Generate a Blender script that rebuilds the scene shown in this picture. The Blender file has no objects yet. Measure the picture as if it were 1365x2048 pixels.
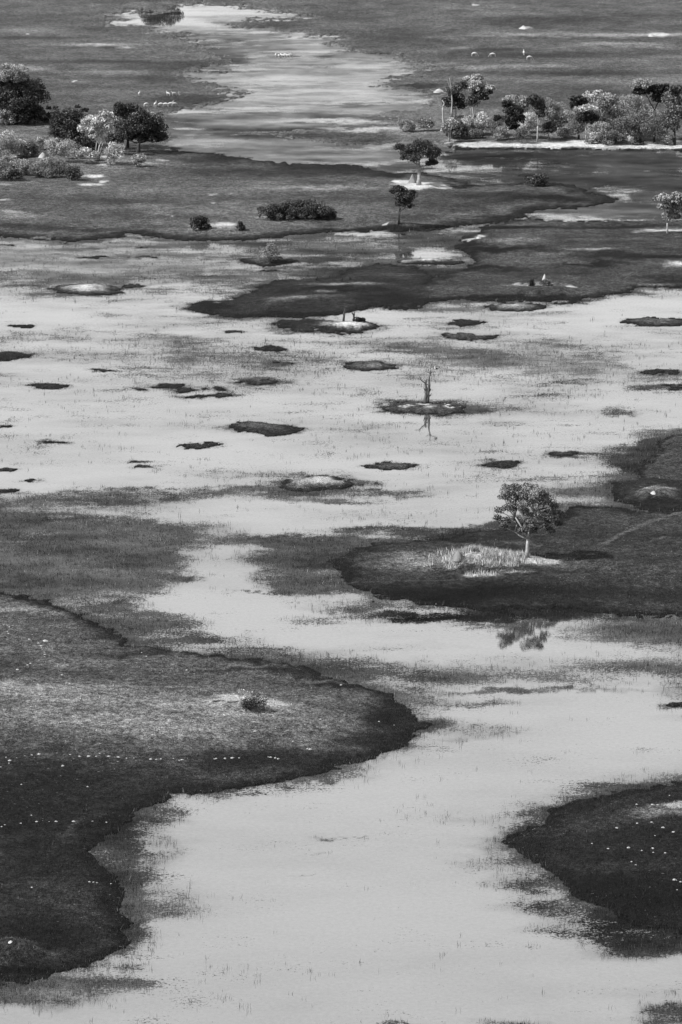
import bpy, math, random
import numpy as np
from mathutils import Vector

random.seed(7)
RNG = np.random.default_rng(11)
R = math.radians
SC = bpy.context.scene
COL = SC.collection

# ------------------------------------------------------------------ camera
CAM_H = 109.0
PITCH = R(13.8)          # downward
FPX = 7000.0             # focal length in photograph pixels (1365 x 2048)
cam_d = bpy.data.cameras.new("camera")
cam = bpy.data.objects.new("camera", cam_d)
COL.objects.link(cam)
cam.location = (0, 0, CAM_H)
cam.rotation_euler = (R(90) - PITCH, 0, 0)
cam_d.sensor_fit = 'VERTICAL'
cam_d.sensor_height = 36.0
cam_d.lens = 36.0 * FPX / 2048.0
cam_d.clip_start = 1.0
cam_d.clip_end = 40000.0
SC.camera = cam

# ------------------------------------------------------------------ sky + sun
SUN_EL = R(45)
SUN_DIR = Vector((-0.93, -0.37, 0)).normalized()          # towards the sun, horizontally
SUN_DIR = Vector((SUN_DIR.x * math.cos(SUN_EL), SUN_DIR.y * math.cos(SUN_EL), math.sin(SUN_EL)))
world = bpy.data.worlds.new("World")
SC.world = world
world.use_nodes = True
wn = world.node_tree
wn.nodes.clear()
w_out = wn.nodes.new('ShaderNodeOutputWorld')
w_bg = wn.nodes.new('ShaderNodeBackground')
w_sky = wn.nodes.new('ShaderNodeTexSky')
w_sky.sky_type = 'NISHITA'
w_sky.sun_disc = False
w_sky.sun_elevation = SUN_EL
w_sky.sun_rotation = math.atan2(SUN_DIR.x, SUN_DIR.y)
w_sky.air_density = 1.0
w_sky.dust_density = 1.0
w_bw = wn.nodes.new('ShaderNodeRGBToBW')                   # black-and-white film
w_pw = wn.nodes.new('ShaderNodeMath'); w_pw.operation = 'POWER'; w_pw.inputs[1].default_value = .5   # flattens the sky gradient to even its mirroring in the water
w_sc = wn.nodes.new('ShaderNodeMath'); w_sc.operation = 'MULTIPLY'; w_sc.inputs[1].default_value = 1.5
w_bg.inputs['Strength'].default_value = 0.15
wn.links.new(w_sky.outputs[0], w_bw.inputs[0])
wn.links.new(w_bw.outputs[0], w_pw.inputs[0])
wn.links.new(w_pw.outputs[0], w_sc.inputs[0])
wn.links.new(w_sc.outputs[0], w_bg.inputs[0])
wn.links.new(w_bg.outputs[0], w_out.inputs[0])

sun_d = bpy.data.lights.new("sun", 'SUN')
sun_d.energy = 4.2
sun_d.angle = R(0.5)
sun_d.color = (1, 1, 1)                                    # the photograph has no colour
sun = bpy.data.objects.new("sun", sun_d)
COL.objects.link(sun)
sun.rotation_euler = SUN_DIR.to_track_quat('Z', 'Y').to_euler()

SC.view_settings.view_transform = 'Standard'
SC.view_settings.look = 'None'
SC.view_settings.exposure = 1.0
SC.view_settings.gamma = 1.0
SC.cycles.max_bounces = 6
SC.cycles.transparent_max_bounces = 4
WHITE = 2.1            # radiance of a white level surface in this light

# ------------------------------------------------------------------ photo <-> ground
CA, SA = math.cos(PITCH), math.sin(PITCH)


def ray(px, py):
    x = (px - 682.5) / FPX
    y = -(py - 1024.0) / FPX
    return x, CA + y * SA, -SA + y * CA


def G(px, py, z=0.0):
    dx, dy, dz = ray(px, py)
    t = (z - CAM_H) / dz
    return dx * t, dy * t


def at_Y(px, py, Y):
    dx, dy, dz = ray(px, py)
    t = Y / dy
    return dx * t, CAM_H + dz * t


def to_px(X, Y, z=0.0):
    zz = z - CAM_H
    f = Y * CA - zz * SA
    u = Y * SA + zz * CA
    f = np.where(f < 1.0, 1.0, f)
    return 682.5 + FPX * X / f, 1024.0 - FPX * u / f


# ------------------------------------------------------------------ noise
def _hash(i, j, s):
    h = (i.astype(np.int64) * 374761393 + j.astype(np.int64) * 668265263 + s * 1442695041) & 0xFFFFFFFF
    h = ((h ^ (h >> 13)) * 1274126177) & 0xFFFFFFFF
    h = h ^ (h >> 16)
    return (h & 0xFFFFFF).astype(np.float32) / float(0xFFFFFF)


def vnoise(x, y, s=0):
    i = np.floor(x); j = np.floor(y)
    fx = (x - i).astype(np.float32); fy = (y - j).astype(np.float32)
    fx = fx * fx * (3 - 2 * fx); fy = fy * fy * (3 - 2 * fy)
    a = _hash(i, j, s); b = _hash(i + 1, j, s); c = _hash(i, j + 1, s); d = _hash(i + 1, j + 1, s)
    return (a * (1 - fx) + b * fx) * (1 - fy) + (c * (1 - fx) + d * fx) * fy


def fbm(x, y, scale, octv=4, s=0, gain=0.55):
    v = 0; amp = 1; tot = 0
    for k in range(octv):
        c, sn = math.cos(0.7 * k + .3), math.sin(0.7 * k + .3)
        v = v + amp * vnoise((x * c - y * sn) / scale + 37.1 * k, (x * sn + y * c) / scale + 91.7 * k, s * 17 + k)
        tot += amp; amp *= gain; scale *= 0.5
    return v / tot - 0.5


def sstep(a, b, v):
    t = np.clip((v - a) / (b - a), 0, 1)
    return t * t * (3 - 2 * t)


def poly_sd(pts, X, Y):
    """signed distance in metres to a shoreline given as photo points, positive inside"""
    P = np.array([G(p[0], p[1]) for p in pts])
    m = 40.0
    x0, y0 = P.min(0) - m; x1, y1 = P.max(0) + m
    out = np.full(X.shape, -m, np.float32)
    sel = (X > x0) & (X < x1) & (Y > y0) & (Y < y1)
    x = X[sel]; y = Y[sel]
    if x.size == 0:
        return out
    d2 = np.full(x.shape, 1e12)
    ins = np.zeros(x.shape, bool)
    n = len(P)
    for k in range(n):
        ax, ay = P[k]; bx, by = P[(k + 1) % n]
        ex, ey = bx - ax, by - ay
        t = np.clip(((x - ax) * ex + (y - ay) * ey) / (ex * ex + ey * ey + 1e-9), 0, 1)
        d2 = np.minimum(d2, (x - ax - t * ex) ** 2 + (y - ay - t * ey) ** 2)
        if ay != by:
            ins ^= ((ay > y) != (by > y)) & (x < ex * (y - ay) / (by - ay) + ax)
    d = np.sqrt(d2)
    out[sel] = np.where(ins, d, -d)
    return out


def line_d(pts, X, Y):
    P = [G(*p) for p in pts]
    d2 = np.full(X.shape, 1e12)
    for (ax, ay), (bx, by) in zip(P[:-1], P[1:]):
        ex, ey = bx - ax, by - ay
        t = np.clip(((X - ax) * ex + (Y - ay) * ey) / (ex * ex + ey * ey), 0, 1)
        d2 = np.minimum(d2, (X - ax - t * ex) ** 2 + (Y - ay - t * ey) ** 2)
    return np.sqrt(d2)


# ------------------------------------------------------------------ the survey of the place
# solid ground: (shore outline, width of the dark wet rim in m, base grey of its grass)
LANDS = [
    # far plain with the wooded rise
    ([(-5000, -600), (6500, -600), (6500, 306), (1365, 303), (1250, 303), (1130, 300), (1040, 296), (960, 297),
      (900, 296), (868, 284), (830, 276), (800, 285), (740, 290), (640, 284), (560, 276), (530, 266), (600, 262),
      (700, 258), (780, 252), (860, 246), (800, 238), (740, 236), (800, 222), (880, 206), (830, 190), (755, 178), (770, 165),
      (850, 140), (790, 118), (720, 102), (670, 86), (640, 70), (560, 62), (480, 55), (465, 40), (540, 40),
      (630, 36), (640, 31), (470, 11), (350, 6), (345, 17), (260, 22), (205, 33), (250, 47), (300, 60), (350, 68),
      (390, 88), (410, 112), (455, 130), (400, 150), (420, 165), (480, 190), (450, 208), (400, 216), (340, 222),
      (335, 250), (345, 270), (335, 290), (345, 300), (420, 308), (530, 322), (600, 332), (700, 331), (760, 338), (790, 346),
      (850, 346), (905, 358), (950, 366), (1010, 368), (1080, 364), (1150, 374), (1240, 398), (1190, 412), (1100, 420),
      (1040, 434), (1000, 444), (940, 452), (870, 462), (800, 466), (720, 460), (640, 466), (560, 475), (500, 480),
      (420, 482), (330, 478), (260, 472), (200, 476), (130, 482), (60, 476), (-100, 474), (-6000, 474)], 6.5, 98),
    # near left bank
    ([(-2500, 1100), (-400, 1170), (-50, 1181), (0, 1184), (40, 1190), (110, 1208), (165, 1230), (215, 1250), (235, 1274), (290, 1293), (350, 1303),
      (420, 1313), (500, 1325), (580, 1335), (650, 1345), (700, 1357), (750, 1376), (795, 1396), (822, 1418),
      (838, 1436), (882, 1445), (850, 1460), (832, 1474), (800, 1497), (740, 1520), (690, 1534), (620, 1552),
      (560, 1562), (500, 1568), (440, 1578), (380, 1590), (330, 1600), (300, 1617), (265, 1632), (235, 1650),
      (215, 1675), (185, 1694), (178, 1708), (205, 1735), (235, 1750), (246, 1768), (240, 1790), (228, 1810),
      (262, 1838), (238, 1858), (262, 1885), (228, 1905), (205, 1925), (180, 1938), (130, 1950), (80, 1965), (30, 1977),
      (-60, 1976), (-300, 1960), (-1200, 2100), (-3500, 2100)], 2.6, 94),
    # near right bank
    ([(2500, 1400), (1500, 1545), (1365, 1566), (1300, 1580), (1200, 1598), (1112, 1618), (1105, 1640), (1050, 1660), (1008, 1682),
      (1035, 1705), (1080, 1728), (1130, 1762), (1175, 1800), (1225, 1818), (1290, 1850), (1365, 1868),
      (1500, 1900), (2500, 2000)], 1.8, 44),
    # island of the lone tree, running into the meadow on the right
    ([(664, 1128), (700, 1106), (760, 1090), (830, 1082), (920, 1070), (1000, 1062), (1060, 1050), (1110, 1035), (1150, 1012), (1210, 1010),
      (1290, 1022), (1365, 1020), (1900, 1000), (2500, 1190), (1800, 1240), (1365, 1236), (1200, 1228), (1120, 1222),
      (1000, 1226), (900, 1212), (820, 1206), (760, 1196), (715, 1174), (678, 1150)], 2.6, 64),
    ([(2500, 800), (1500, 845), (1365, 862), (1325, 880), (1320, 900), (1290, 915), (1280, 940), (1285, 965), (1365, 975), (2500, 975)], 1, 66),
    # ring island on the right edge
    ([(1215, 984), (1245, 970), (1300, 963), (1365, 962), (1450, 966), (1520, 985), (1450, 1012), (1365, 1020), (1300, 1020), (1250, 1004)], 1.5, 40),
    # dark meadow in the middle right
    ([(912, 482), (930, 466), (1000, 446), (1060, 436), (1140, 446), (1250, 444), (1365, 440), (3500, 430),
      (3500, 640), (1500, 600), (1365, 575), (1290, 572), (1240, 586), (1160, 602), (1060, 603), (960, 600), (880, 598), (845, 596),
      (835, 580), (880, 556), (930, 540), (960, 522), (930, 506)], 3.5, 84),
    # long dark lens
    ([(385, 624), (400, 606), (460, 596), (500, 578), (560, 562), (640, 555), (700, 540), (770, 530), (860, 540), (880, 590),
      (840, 618), (760, 612), (730, 622), (680, 630), (600, 637), (480, 634)], 5, 56),
    # snag island and its weed tail
    ([(540, 656), (600, 640), (660, 642), (700, 645), (745, 648), (768, 652), (735, 662), (700, 668), (640, 660), (580, 660)], 2, 70),
    # dead tree island
    ([(775, 818), (800, 806), (850, 804), (900, 806), (925, 812), (915, 824), (860, 828), (815, 828), (790, 824)], 1, 78),
    # long streaks of the meadow top right
    ([(1000, 452), (1100, 444), (1365, 452), (2600, 450), (2600, 480), (1365, 470), (1100, 470)], 2, 58),
]
# ring islets: cx, cy, rx, ry, grass grey, centre grey (0 none), height
ISLETS = [
    (862, 524, 72, 8, 46, 150, .3),
    (175, 580, 68, 10.5, 48, 165, .5), (265, 571, 28, 3.5, 55, 0, .2), (52, 655, 22, 3.6, 38, 0, .3), (12, 713, 50, 9.5, 45, 0, .4), (88, 776, 38, 6, 45, 0, .4),
    (278, 776, 13, 3, 50, 0, .2), (338, 770, 25, 4.5, 45, 0, .3), (368, 778, 18, 3, 60, 0, .2), (402, 776, 14, 2.5, 45, 0, .2),
    (440, 778, 12, 3, 40, 0, .3), (400, 793, 26, 3.4, 50, 0, .2), (440, 790, 25, 4, 50, 0, .2), (515, 763, 42, 3.6, 62, 0, .2), (537, 697, 34, 5.5, 42, 0, .3),
    (530, 857, 70, 10, 52, 92, .4), (395, 891, 40, 5.5, 55, 0, .3), (272, 925, 16, 2.2, 55, 0, .2),
    (290, 937, 20, 2.4, 60, 0, .2), (64, 963, 16, 2, 45, 0, .2), (20, 940, 24, 4, 62, 0, .2), (10, 984, 25, 5, 55, 0, .2),
    (632, 967, 76, 16, 48, 175, .9), (772, 930, 52, 6.5, 55, 70, .3), (1002, 928, 34, 7.5, 48, 0, .4), (1130, 911, 34, 4.5, 58, 0, .2),
    (738, 733, 56, 8, 52, 112, .4), (928, 646, 42, 6.5, 45, 0, .3), (925, 671, 52, 6.5, 78, 0, .2), (1322, 643, 68, 9.5, 42, 90, .4),
    (1330, 745, 42, 7, 48, 0, .3), (1032, 614, 72, 9, 55, 150, .5), (538, 524, 56, 8, 32, 95, .5), (100, 475, 55, 6, 35, 130, .4),
    (540, 541, 22, 4, 42, 0, .1), (5, 849, 14, 4, 45, 0, .2), (115, 882, 16, 2, 60, 0, .2), (205, 740, 20, 2, 62, 0, .2),
    (463, 663, 14, 2.5, 55, 0, .2), (575, 725, 20, 2, 70, 0, .1), (1350, 773, 30, 3, 62, 0, .2), (1290, 493, 40, 3, 45, 0, .2), (870, 302, 40, 3, 70, 0, .1),
    (1060, 352, 26, 3, 42, 0, .2), (1185, 443, 16, 2, 45, 0, .2), (190, 517, 30, 2.4, 62, 0, .1), (290, 494, 18, 2, 58, 0, .2), (20, 490, 20, 2, 58, 0, .2),
    (280, 516, 30, 2.2, 62, 0, .1), (1380, 1412, 40, 7, 55, 0, .2),
    (770, 1092, 14, 4, 50, 0, .1), 
]
# greys of the grass, dry ground and sand on the land: cx, cy, rx, ry, grey, softness 0..1
TONES = [
    (400, 135, 140, 12, 70, .8), (60, 40, 110, 14, 82, .8), (190, 60, 90, 10, 74, .8), (200, 128, 260, 3, 66, .8),
    (60, 80, 120, 3, 62, .8), (60, 66, 110, 8, 112, .8), (200, 93, 130, 3, 160, .9), (250, 99, 30, 2, 175, .8), (220, 99, 26, 3, 60, .8),
    (350, 162, 140, 9, 68, .8), (380, 203, 120, 12, 60, .8), (470, 195, 50, 12, 58, .8), (200, 112, 260, 8, 100, .8),
    (66, 141, 44, 6, 155, .9), (210, 148, 130, 6, 128, .8), (190, 184, 160, 8, 104, .8), (150, 166, 90, 3, 110, .8), (146, 167, 5, 1.5, 215, .5), (52, 72, 5, 1.2, 200, .5),
    (640, 40, 210, 16, 82, .8), (820, 82, 170, 26, 72, .8), (560, 52, 90, 8, 68, .8), (850, 16, 200, 8, 108, .9),
    (1100, 45, 210, 12, 70, .8), (1150, 74, 260, 6, 138, .9), (1290, 74, 110, 3, 165, .8), (1260, 94, 140, 6, 136, .9), (1000, 66, 130, 6, 112, .9), (905, 80, 60, 4, 105, .8),
    (1320, 73, 28, 3.2, 225, .4), (1053, 60, 13, 2.2, 235, .4), (951, 13, 6, 1.5, 215, .4), (1110, 115, 270, 9, 74, .8), (920, 100, 30, 3, 118, .8),
    (1000, 137, 170, 4, 126, .8), (1150, 153, 170, 7, 68, .8), (840, 174, 76, 5, 50, .8), (870, 192, 60, 3, 60, .8), (900, 152, 110, 10, 80, .8), (1000, 105, 100, 6, 70, .8),
    (1120, 200, 260, 26, 86, .8), (840, 232, 60, 6, 92, .8), (1350, 118, 60, 3, 110, .8), (880, 130, 70, 3, 125, .8),
    # wooded rises
    (1150, 268, 290, 16, 118, .6), (40, 270, 110, 30, 118, .8), (150, 330, 190, 16, 112, .8), (60, 243, 40, 2.5, 165, .6),
    (210, 322, 30, 2.6, 225, .5), (285, 333, 30, 3, 150, .6), (322, 327, 14, 2.6, 200, .5), (185, 358, 26, 3, 215, .5), (176, 375, 34, 2.2, 210, .5), (205, 370, 10, 1.6, 225, .5), (95, 356, 14, 2.6, 215, .5),
    (235, 322, 12, 2.4, 215, .5), (205, 336, 5, 4, 190, .6), (10, 374, 20, 1.6, 170, .7),
    # far tongue
    (740, 264, 110, 6, 150, .8), (770, 262, 60, 3, 172, .8), (680, 276, 160, 8, 66, .8), (740, 285, 100, 5, 44, .8), (590, 270, 70, 5, 56, .8), (830, 266, 50, 8, 120, .8), (850, 275, 60, 4, 100, .8),
    # middle plain
    (600, 348, 270, 14, 60, .8), (430, 324, 100, 12, 62, .8), (700, 340, 120, 7, 44, .8), (780, 352, 50, 6, 40, .8), (470, 318, 70, 5, 48, .8), (180, 405, 180, 8, 74, .8), (110, 395, 150, 4, 80, .8),
    (650, 383, 150, 4, 138, .9), (420, 425, 220, 16, 116, .8), (680, 418, 180, 12, 108, .8), (640, 370, 50, 3, 80, .8), (240, 470, 0, 0, 0, 1), (290, 442, 220, 10, 88, .8), (150, 460, 200, 6, 58, .8), (20, 455, 120, 3, 60, .8),
    (50, 437, 66, 10, 138, .9), (22, 428, 26, 4, 178, .8), (12, 406, 18, 1.8, 205, .6), (320, 432, 30, 4, 150, .8), (1000, 400, 190, 16, 68, .8), (900, 420, 140, 10, 78, .8), (1100, 402, 120, 6, 34, .8), (1120, 374, 70, 4, 40, .8),
    (980, 385, 60, 3, 96, .8), (1060, 412, 30, 2, 100, .8), (930, 432, 24, 2.5, 125, .8), (830, 440, 60, 8, 80, .8), (1010, 436, 60, 6, 46, .8),
    (445, 456, 36, 4.5, 222, .5), (390, 457, 22, 2.6, 185, .6), (430, 463, 50, 3, 150, .8), (598, 439, 84, 1.8, 180, .6), (800, 456, 40, 6, 112, .6), (772, 456, 8, 2.2, 240, .4), (798, 448, 7, 1.8, 240, .4),
    (842, 374, 62, 7, 248, .2), (812, 368, 30, 6, 248, .2), (880, 378, 26, 4, 248, .2), (835, 382, 40, 4, 240, .3), (425, 395, 12, 1.2, 190, .5), (470, 393, 6, 1.2, 190, .5), (424, 411, 6, 1.2, 215, .5), (353, 437, 5, 1.4, 225, .4),
    # sandy shore under the right hand wood
    (960, 291, 66, 5, 232, .3), (1070, 292, 84, 5.5, 222, .3), (1110, 293, 40, 7, 245, .3), (1160, 290, 30, 8, 240, .4), (1240, 296, 96, 5, 230, .3), (1195, 293, 20, 7, 242, .3), (1330, 295, 60, 6, 235, .3), (1352, 292, 18, 7, 248, .4), (900, 284, 16, 4, 190, .5),
    # dark meadow
    (1180, 440, 130, 6, 118, .8), (1250, 458, 140, 4, 44, .8), (1330, 468, 60, 3.6, 225, .5), (1290, 470, 30, 2, 150, .6), (955, 476, 12, 3, 240, .4), (938, 484, 26, 2, 200, .5), (1030, 489, 70, 6, 122, .8),
    (1000, 503, 105, 6, 28, .8), (930, 492, 50, 3, 30, .7), (1195, 504, 40, 2.4, 195, .6), (1150, 504, 20, 2, 140, .6), (866, 525, 26, 3, 215, .6), (922, 520, 22, 2.4, 200, .6), (810, 524, 26, 3, 140, .7), (880, 530, 90, 3, 48, .7),
    (1350, 536, 36, 6, 165, .7), (1360, 534, 14, 3, 225, .5), (820, 466, 70, 7, 34, .8), (1050, 545, 330, 14, 68, .9), (1230, 520, 120, 10, 46, .8), (1330, 560, 60, 10, 50, .8), (980, 578, 150, 9, 98, .8),
    (1080, 574, 60, 4, 160, .6), (1066, 581, 15, 2, 245, .4), (1143, 577, 11, 2.8, 245, .4), (1103, 575, 12, 2.2, 225, .5), (1032, 573, 8, 2, 225, .5), (1000, 597, 190, 4.4, 26, .8), (1110, 595, 90, 5, 36, .8), (1300, 571, 40, 3, 130, .7),
    (1120, 482, 60, 6, 74, .8), (840, 478, 50, 4, 110, .7), (700, 480, 0, 0, 0, 1),
    (1000, 458, 150, 3, 24, .7), (900, 468, 90, 3, 30, .8), (830, 498, 70, 5, 104, .8), (1240, 484, 130, 3, 96, .8), (1060, 524, 110, 4, 88, .8), (1180, 535, 90, 4, 30, .8), (960, 540, 100, 4, 34, .8), (1290, 548, 90, 4, 84, .8),
    (900, 556, 110, 4, 84, .8), (1230, 590, 60, 4, 90, .8), (1090, 450, 90, 3, 92, .8), (1350, 500, 60, 5, 88, .8), (1320, 520, 80, 3, 30, .8), (880, 500, 60, 3, 40, .8), (1100, 512, 60, 3, 100, .8), (820, 552, 70, 3, 92, .8),
    # long lens
    (610, 605, 110, 7, 104, .8), (590, 602, 50, 3, 140, .8), (600, 629, 170, 5, 22, .8), (690, 572, 90, 3, 150, .8), (660, 586, 170, 6, 34, .8), (430, 614, 50, 10, 32, .8), (440, 608, 10, 1.6, 120, .6), (650, 588, 26, 2.4, 120, .7), (800, 600, 60, 12, 36, .8), (760, 560, 120, 6, 66, .8),
    (690, 666, 60, 2, 40, .7), (702, 654, 44, 8, 222, .4), (760, 650, 12, 4, 80, .7), (655, 652, 40, 5, 150, .7), (590, 653, 60, 6, 50, .8),
    (855, 822, 60, 5, 78, .8), (816, 815, 17, 3, 225, .4), (845, 812, 16, 3, 230, .4), (870, 811, 20, 2.2, 225, .4), (897, 815, 14, 3, 240, .4), (858, 818, 16, 2, 150, .6), (925, 813, 14, 2, 150, .6),
    (640, 966, 30, 6, 225, .6), (175, 581, 24, 4, 225, .6), (1030, 612, 24, 3, 215, .6),
    # near left bank
    (250, 1435, 420, 48, 134, .8), (60, 1395, 140, 22, 138, .9), (500, 1425, 120, 26, 140, .8), (350, 1470, 220, 22, 136, .8), (120, 1440, 150, 10, 128, .8), (130, 1418, 60, 3, 150, .8), (0, 1386, 160, 5, 165, .9),
    (200, 1265, 220, 20, 86, .8), (130, 1330, 60, 9, 112, .9), (200, 1355, 90, 8, 82, .8), (300, 1330, 120, 16, 96, .9), (50, 1216, 66, 9, 130, .8), (120, 1222, 60, 6, 120, .8), (300, 1303, 80, 4, 60, .8), (620, 1370, 150, 16, 74, .8), (700, 1410, 90, 22, 84, .8),
    (775, 1440, 70, 50, 34, .9), (600, 1345, 200, 8, 52, .8), (690, 1365, 60, 8, 40, .7),
    (120, 1600, 520, 88, 50, .6), (560, 1525, 210, 28, 48, .7), (740, 1485, 110, 26, 46, .8), (100, 1740, 270, 110, 52, .8), (60, 1880, 260, 90, 44, .8), (80, 1790, 160, 40, 62, .9), (100, 1660, 220, 24, 44, .8), (50, 1550, 120, 14, 60, .9),
    (490, 1421, 90, 14, 200, .5), (455, 1408, 30, 5, 205, .6), (455, 1420, 18, 3, 215, .6), (560, 1423, 18, 3, 190, .7), (445, 1424, 14, 1.6, 70, .5), (472, 1428, 14, 1.6, 80, .5), (430, 1415, 16, 2, 110, .6),
    (28, 1896, 48, 12, 165, .6), (24, 1906, 26, 5, 190, .6), (60, 1925, 90, 22, 68, .8), (90, 1915, 40, 5, 88, .8), (60, 1955, 120, 10, 30, .7), (205, 1690, 60, 40, 50, .8),
    # near right bank
    (1240, 1640, 120, 14, 62, .9), (1335, 1624, 110, 15, 112, .9), (1358, 1617, 34, 7, 200, .7), (1250, 1700, 180, 40, 50, .9), (1300, 1800, 150, 56, 34, .8), (1200, 1770, 90, 20, 30, .9), (1050, 1685, 60, 20, 44, .8), (1280, 1735, 140, 14, 58, .9),
    # island of the lone tree
    (930, 1192, 280, 20, 27, .8), (850, 1130, 140, 24, 132, .8), (810, 1132, 95, 14, 165, .9), (940, 1165, 200, 7, 70, .8), (690, 1145, 34, 26, 38, .9), (720, 1105, 60, 8, 40, .9), (900, 1082, 170, 6, 46, .9), (1230, 1150, 240, 24, 78, .9),
    (1180, 1075, 200, 26, 66, .9), (1260, 1195, 300, 16, 56, .9), (1110, 1145, 100, 12, 100, .9), (1170, 1110, 90, 12, 70, .9), (990, 1094, 100, 5, 92, .8),
    (985, 1131, 102, 18, 228, .25), (1075, 1134, 56, 9, 225, .3), (1110, 1134, 30, 4, 200, .5), (930, 1130, 44, 9, 190, .6), (905, 1143, 20, 4, 200, .6), (960, 1158, 46, 2.8, 205, .6), (935, 1159, 22, 2, 225, .5), (1030, 1153, 50, 1.8, 150, .7),
    (1310, 990, 60, 10, 108, .8), (1306, 984, 15, 4.5, 220, .5), (1330, 985, 40, 3, 150, .8), (1306, 989, 8, 2.4, 120, .7),
    (1300, 1085, 130, 10, 62, .8), (1340, 1090, 30, 5, 96, .8),
]
# worn paths: points, half width m, grey
TRAILS = [
    ([(1200, 1094), (1240, 1078), (1290, 1054), (1330, 1038), (1365, 1026), (1500, 990)], .55, 105),
    ([(130, 1680), (145, 1655), (170, 1640)], .3, 74),
    ([(428, 1446), (480, 1447), (520, 1444), (560, 1438)], .3, 182), ([(540, 1440), (560, 1449)], .25, 165),
    ([(670, 1166), (760, 1168), (900, 1165), (1050, 1160), (1365, 1152)], .3, 82),
    ([(0, 1384), (150, 1386), (400, 1384)], .3, 150),
]
# rises: cx, cy, rx, ry, height m
RISES = [
    (985, 1134, 118, 26, .7), (945, 1136, 66, 18, 1.1), (1060, 1132, 70, 20, .1), (838, 378, 80, 14, .45), (800, 455, 60, 9, .7), (445, 463, 90, 9, .6), (1080, 586, 110, 12, .8),
    (700, 655, 60, 9, .6), (860, 818, 66, 9, .2), (495, 1424, 110, 24, .45), (28, 1912, 75, 26, 1.2),
    (1310, 992, 60, 16, .7), (200, 325, 260, 30, .4), (1150, 266, 330, 20, .35), (1340, 474, 80, 8, .4), (955, 484, 70, 7, .4), (860, 527, 60, 6, .3), (250, 1440, 560, 90, .5),
    (40, 240, 180, 24, 1.0), (538, 524, 44, 6, .4), (640, 606, 200, 18, .4),
]
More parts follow.
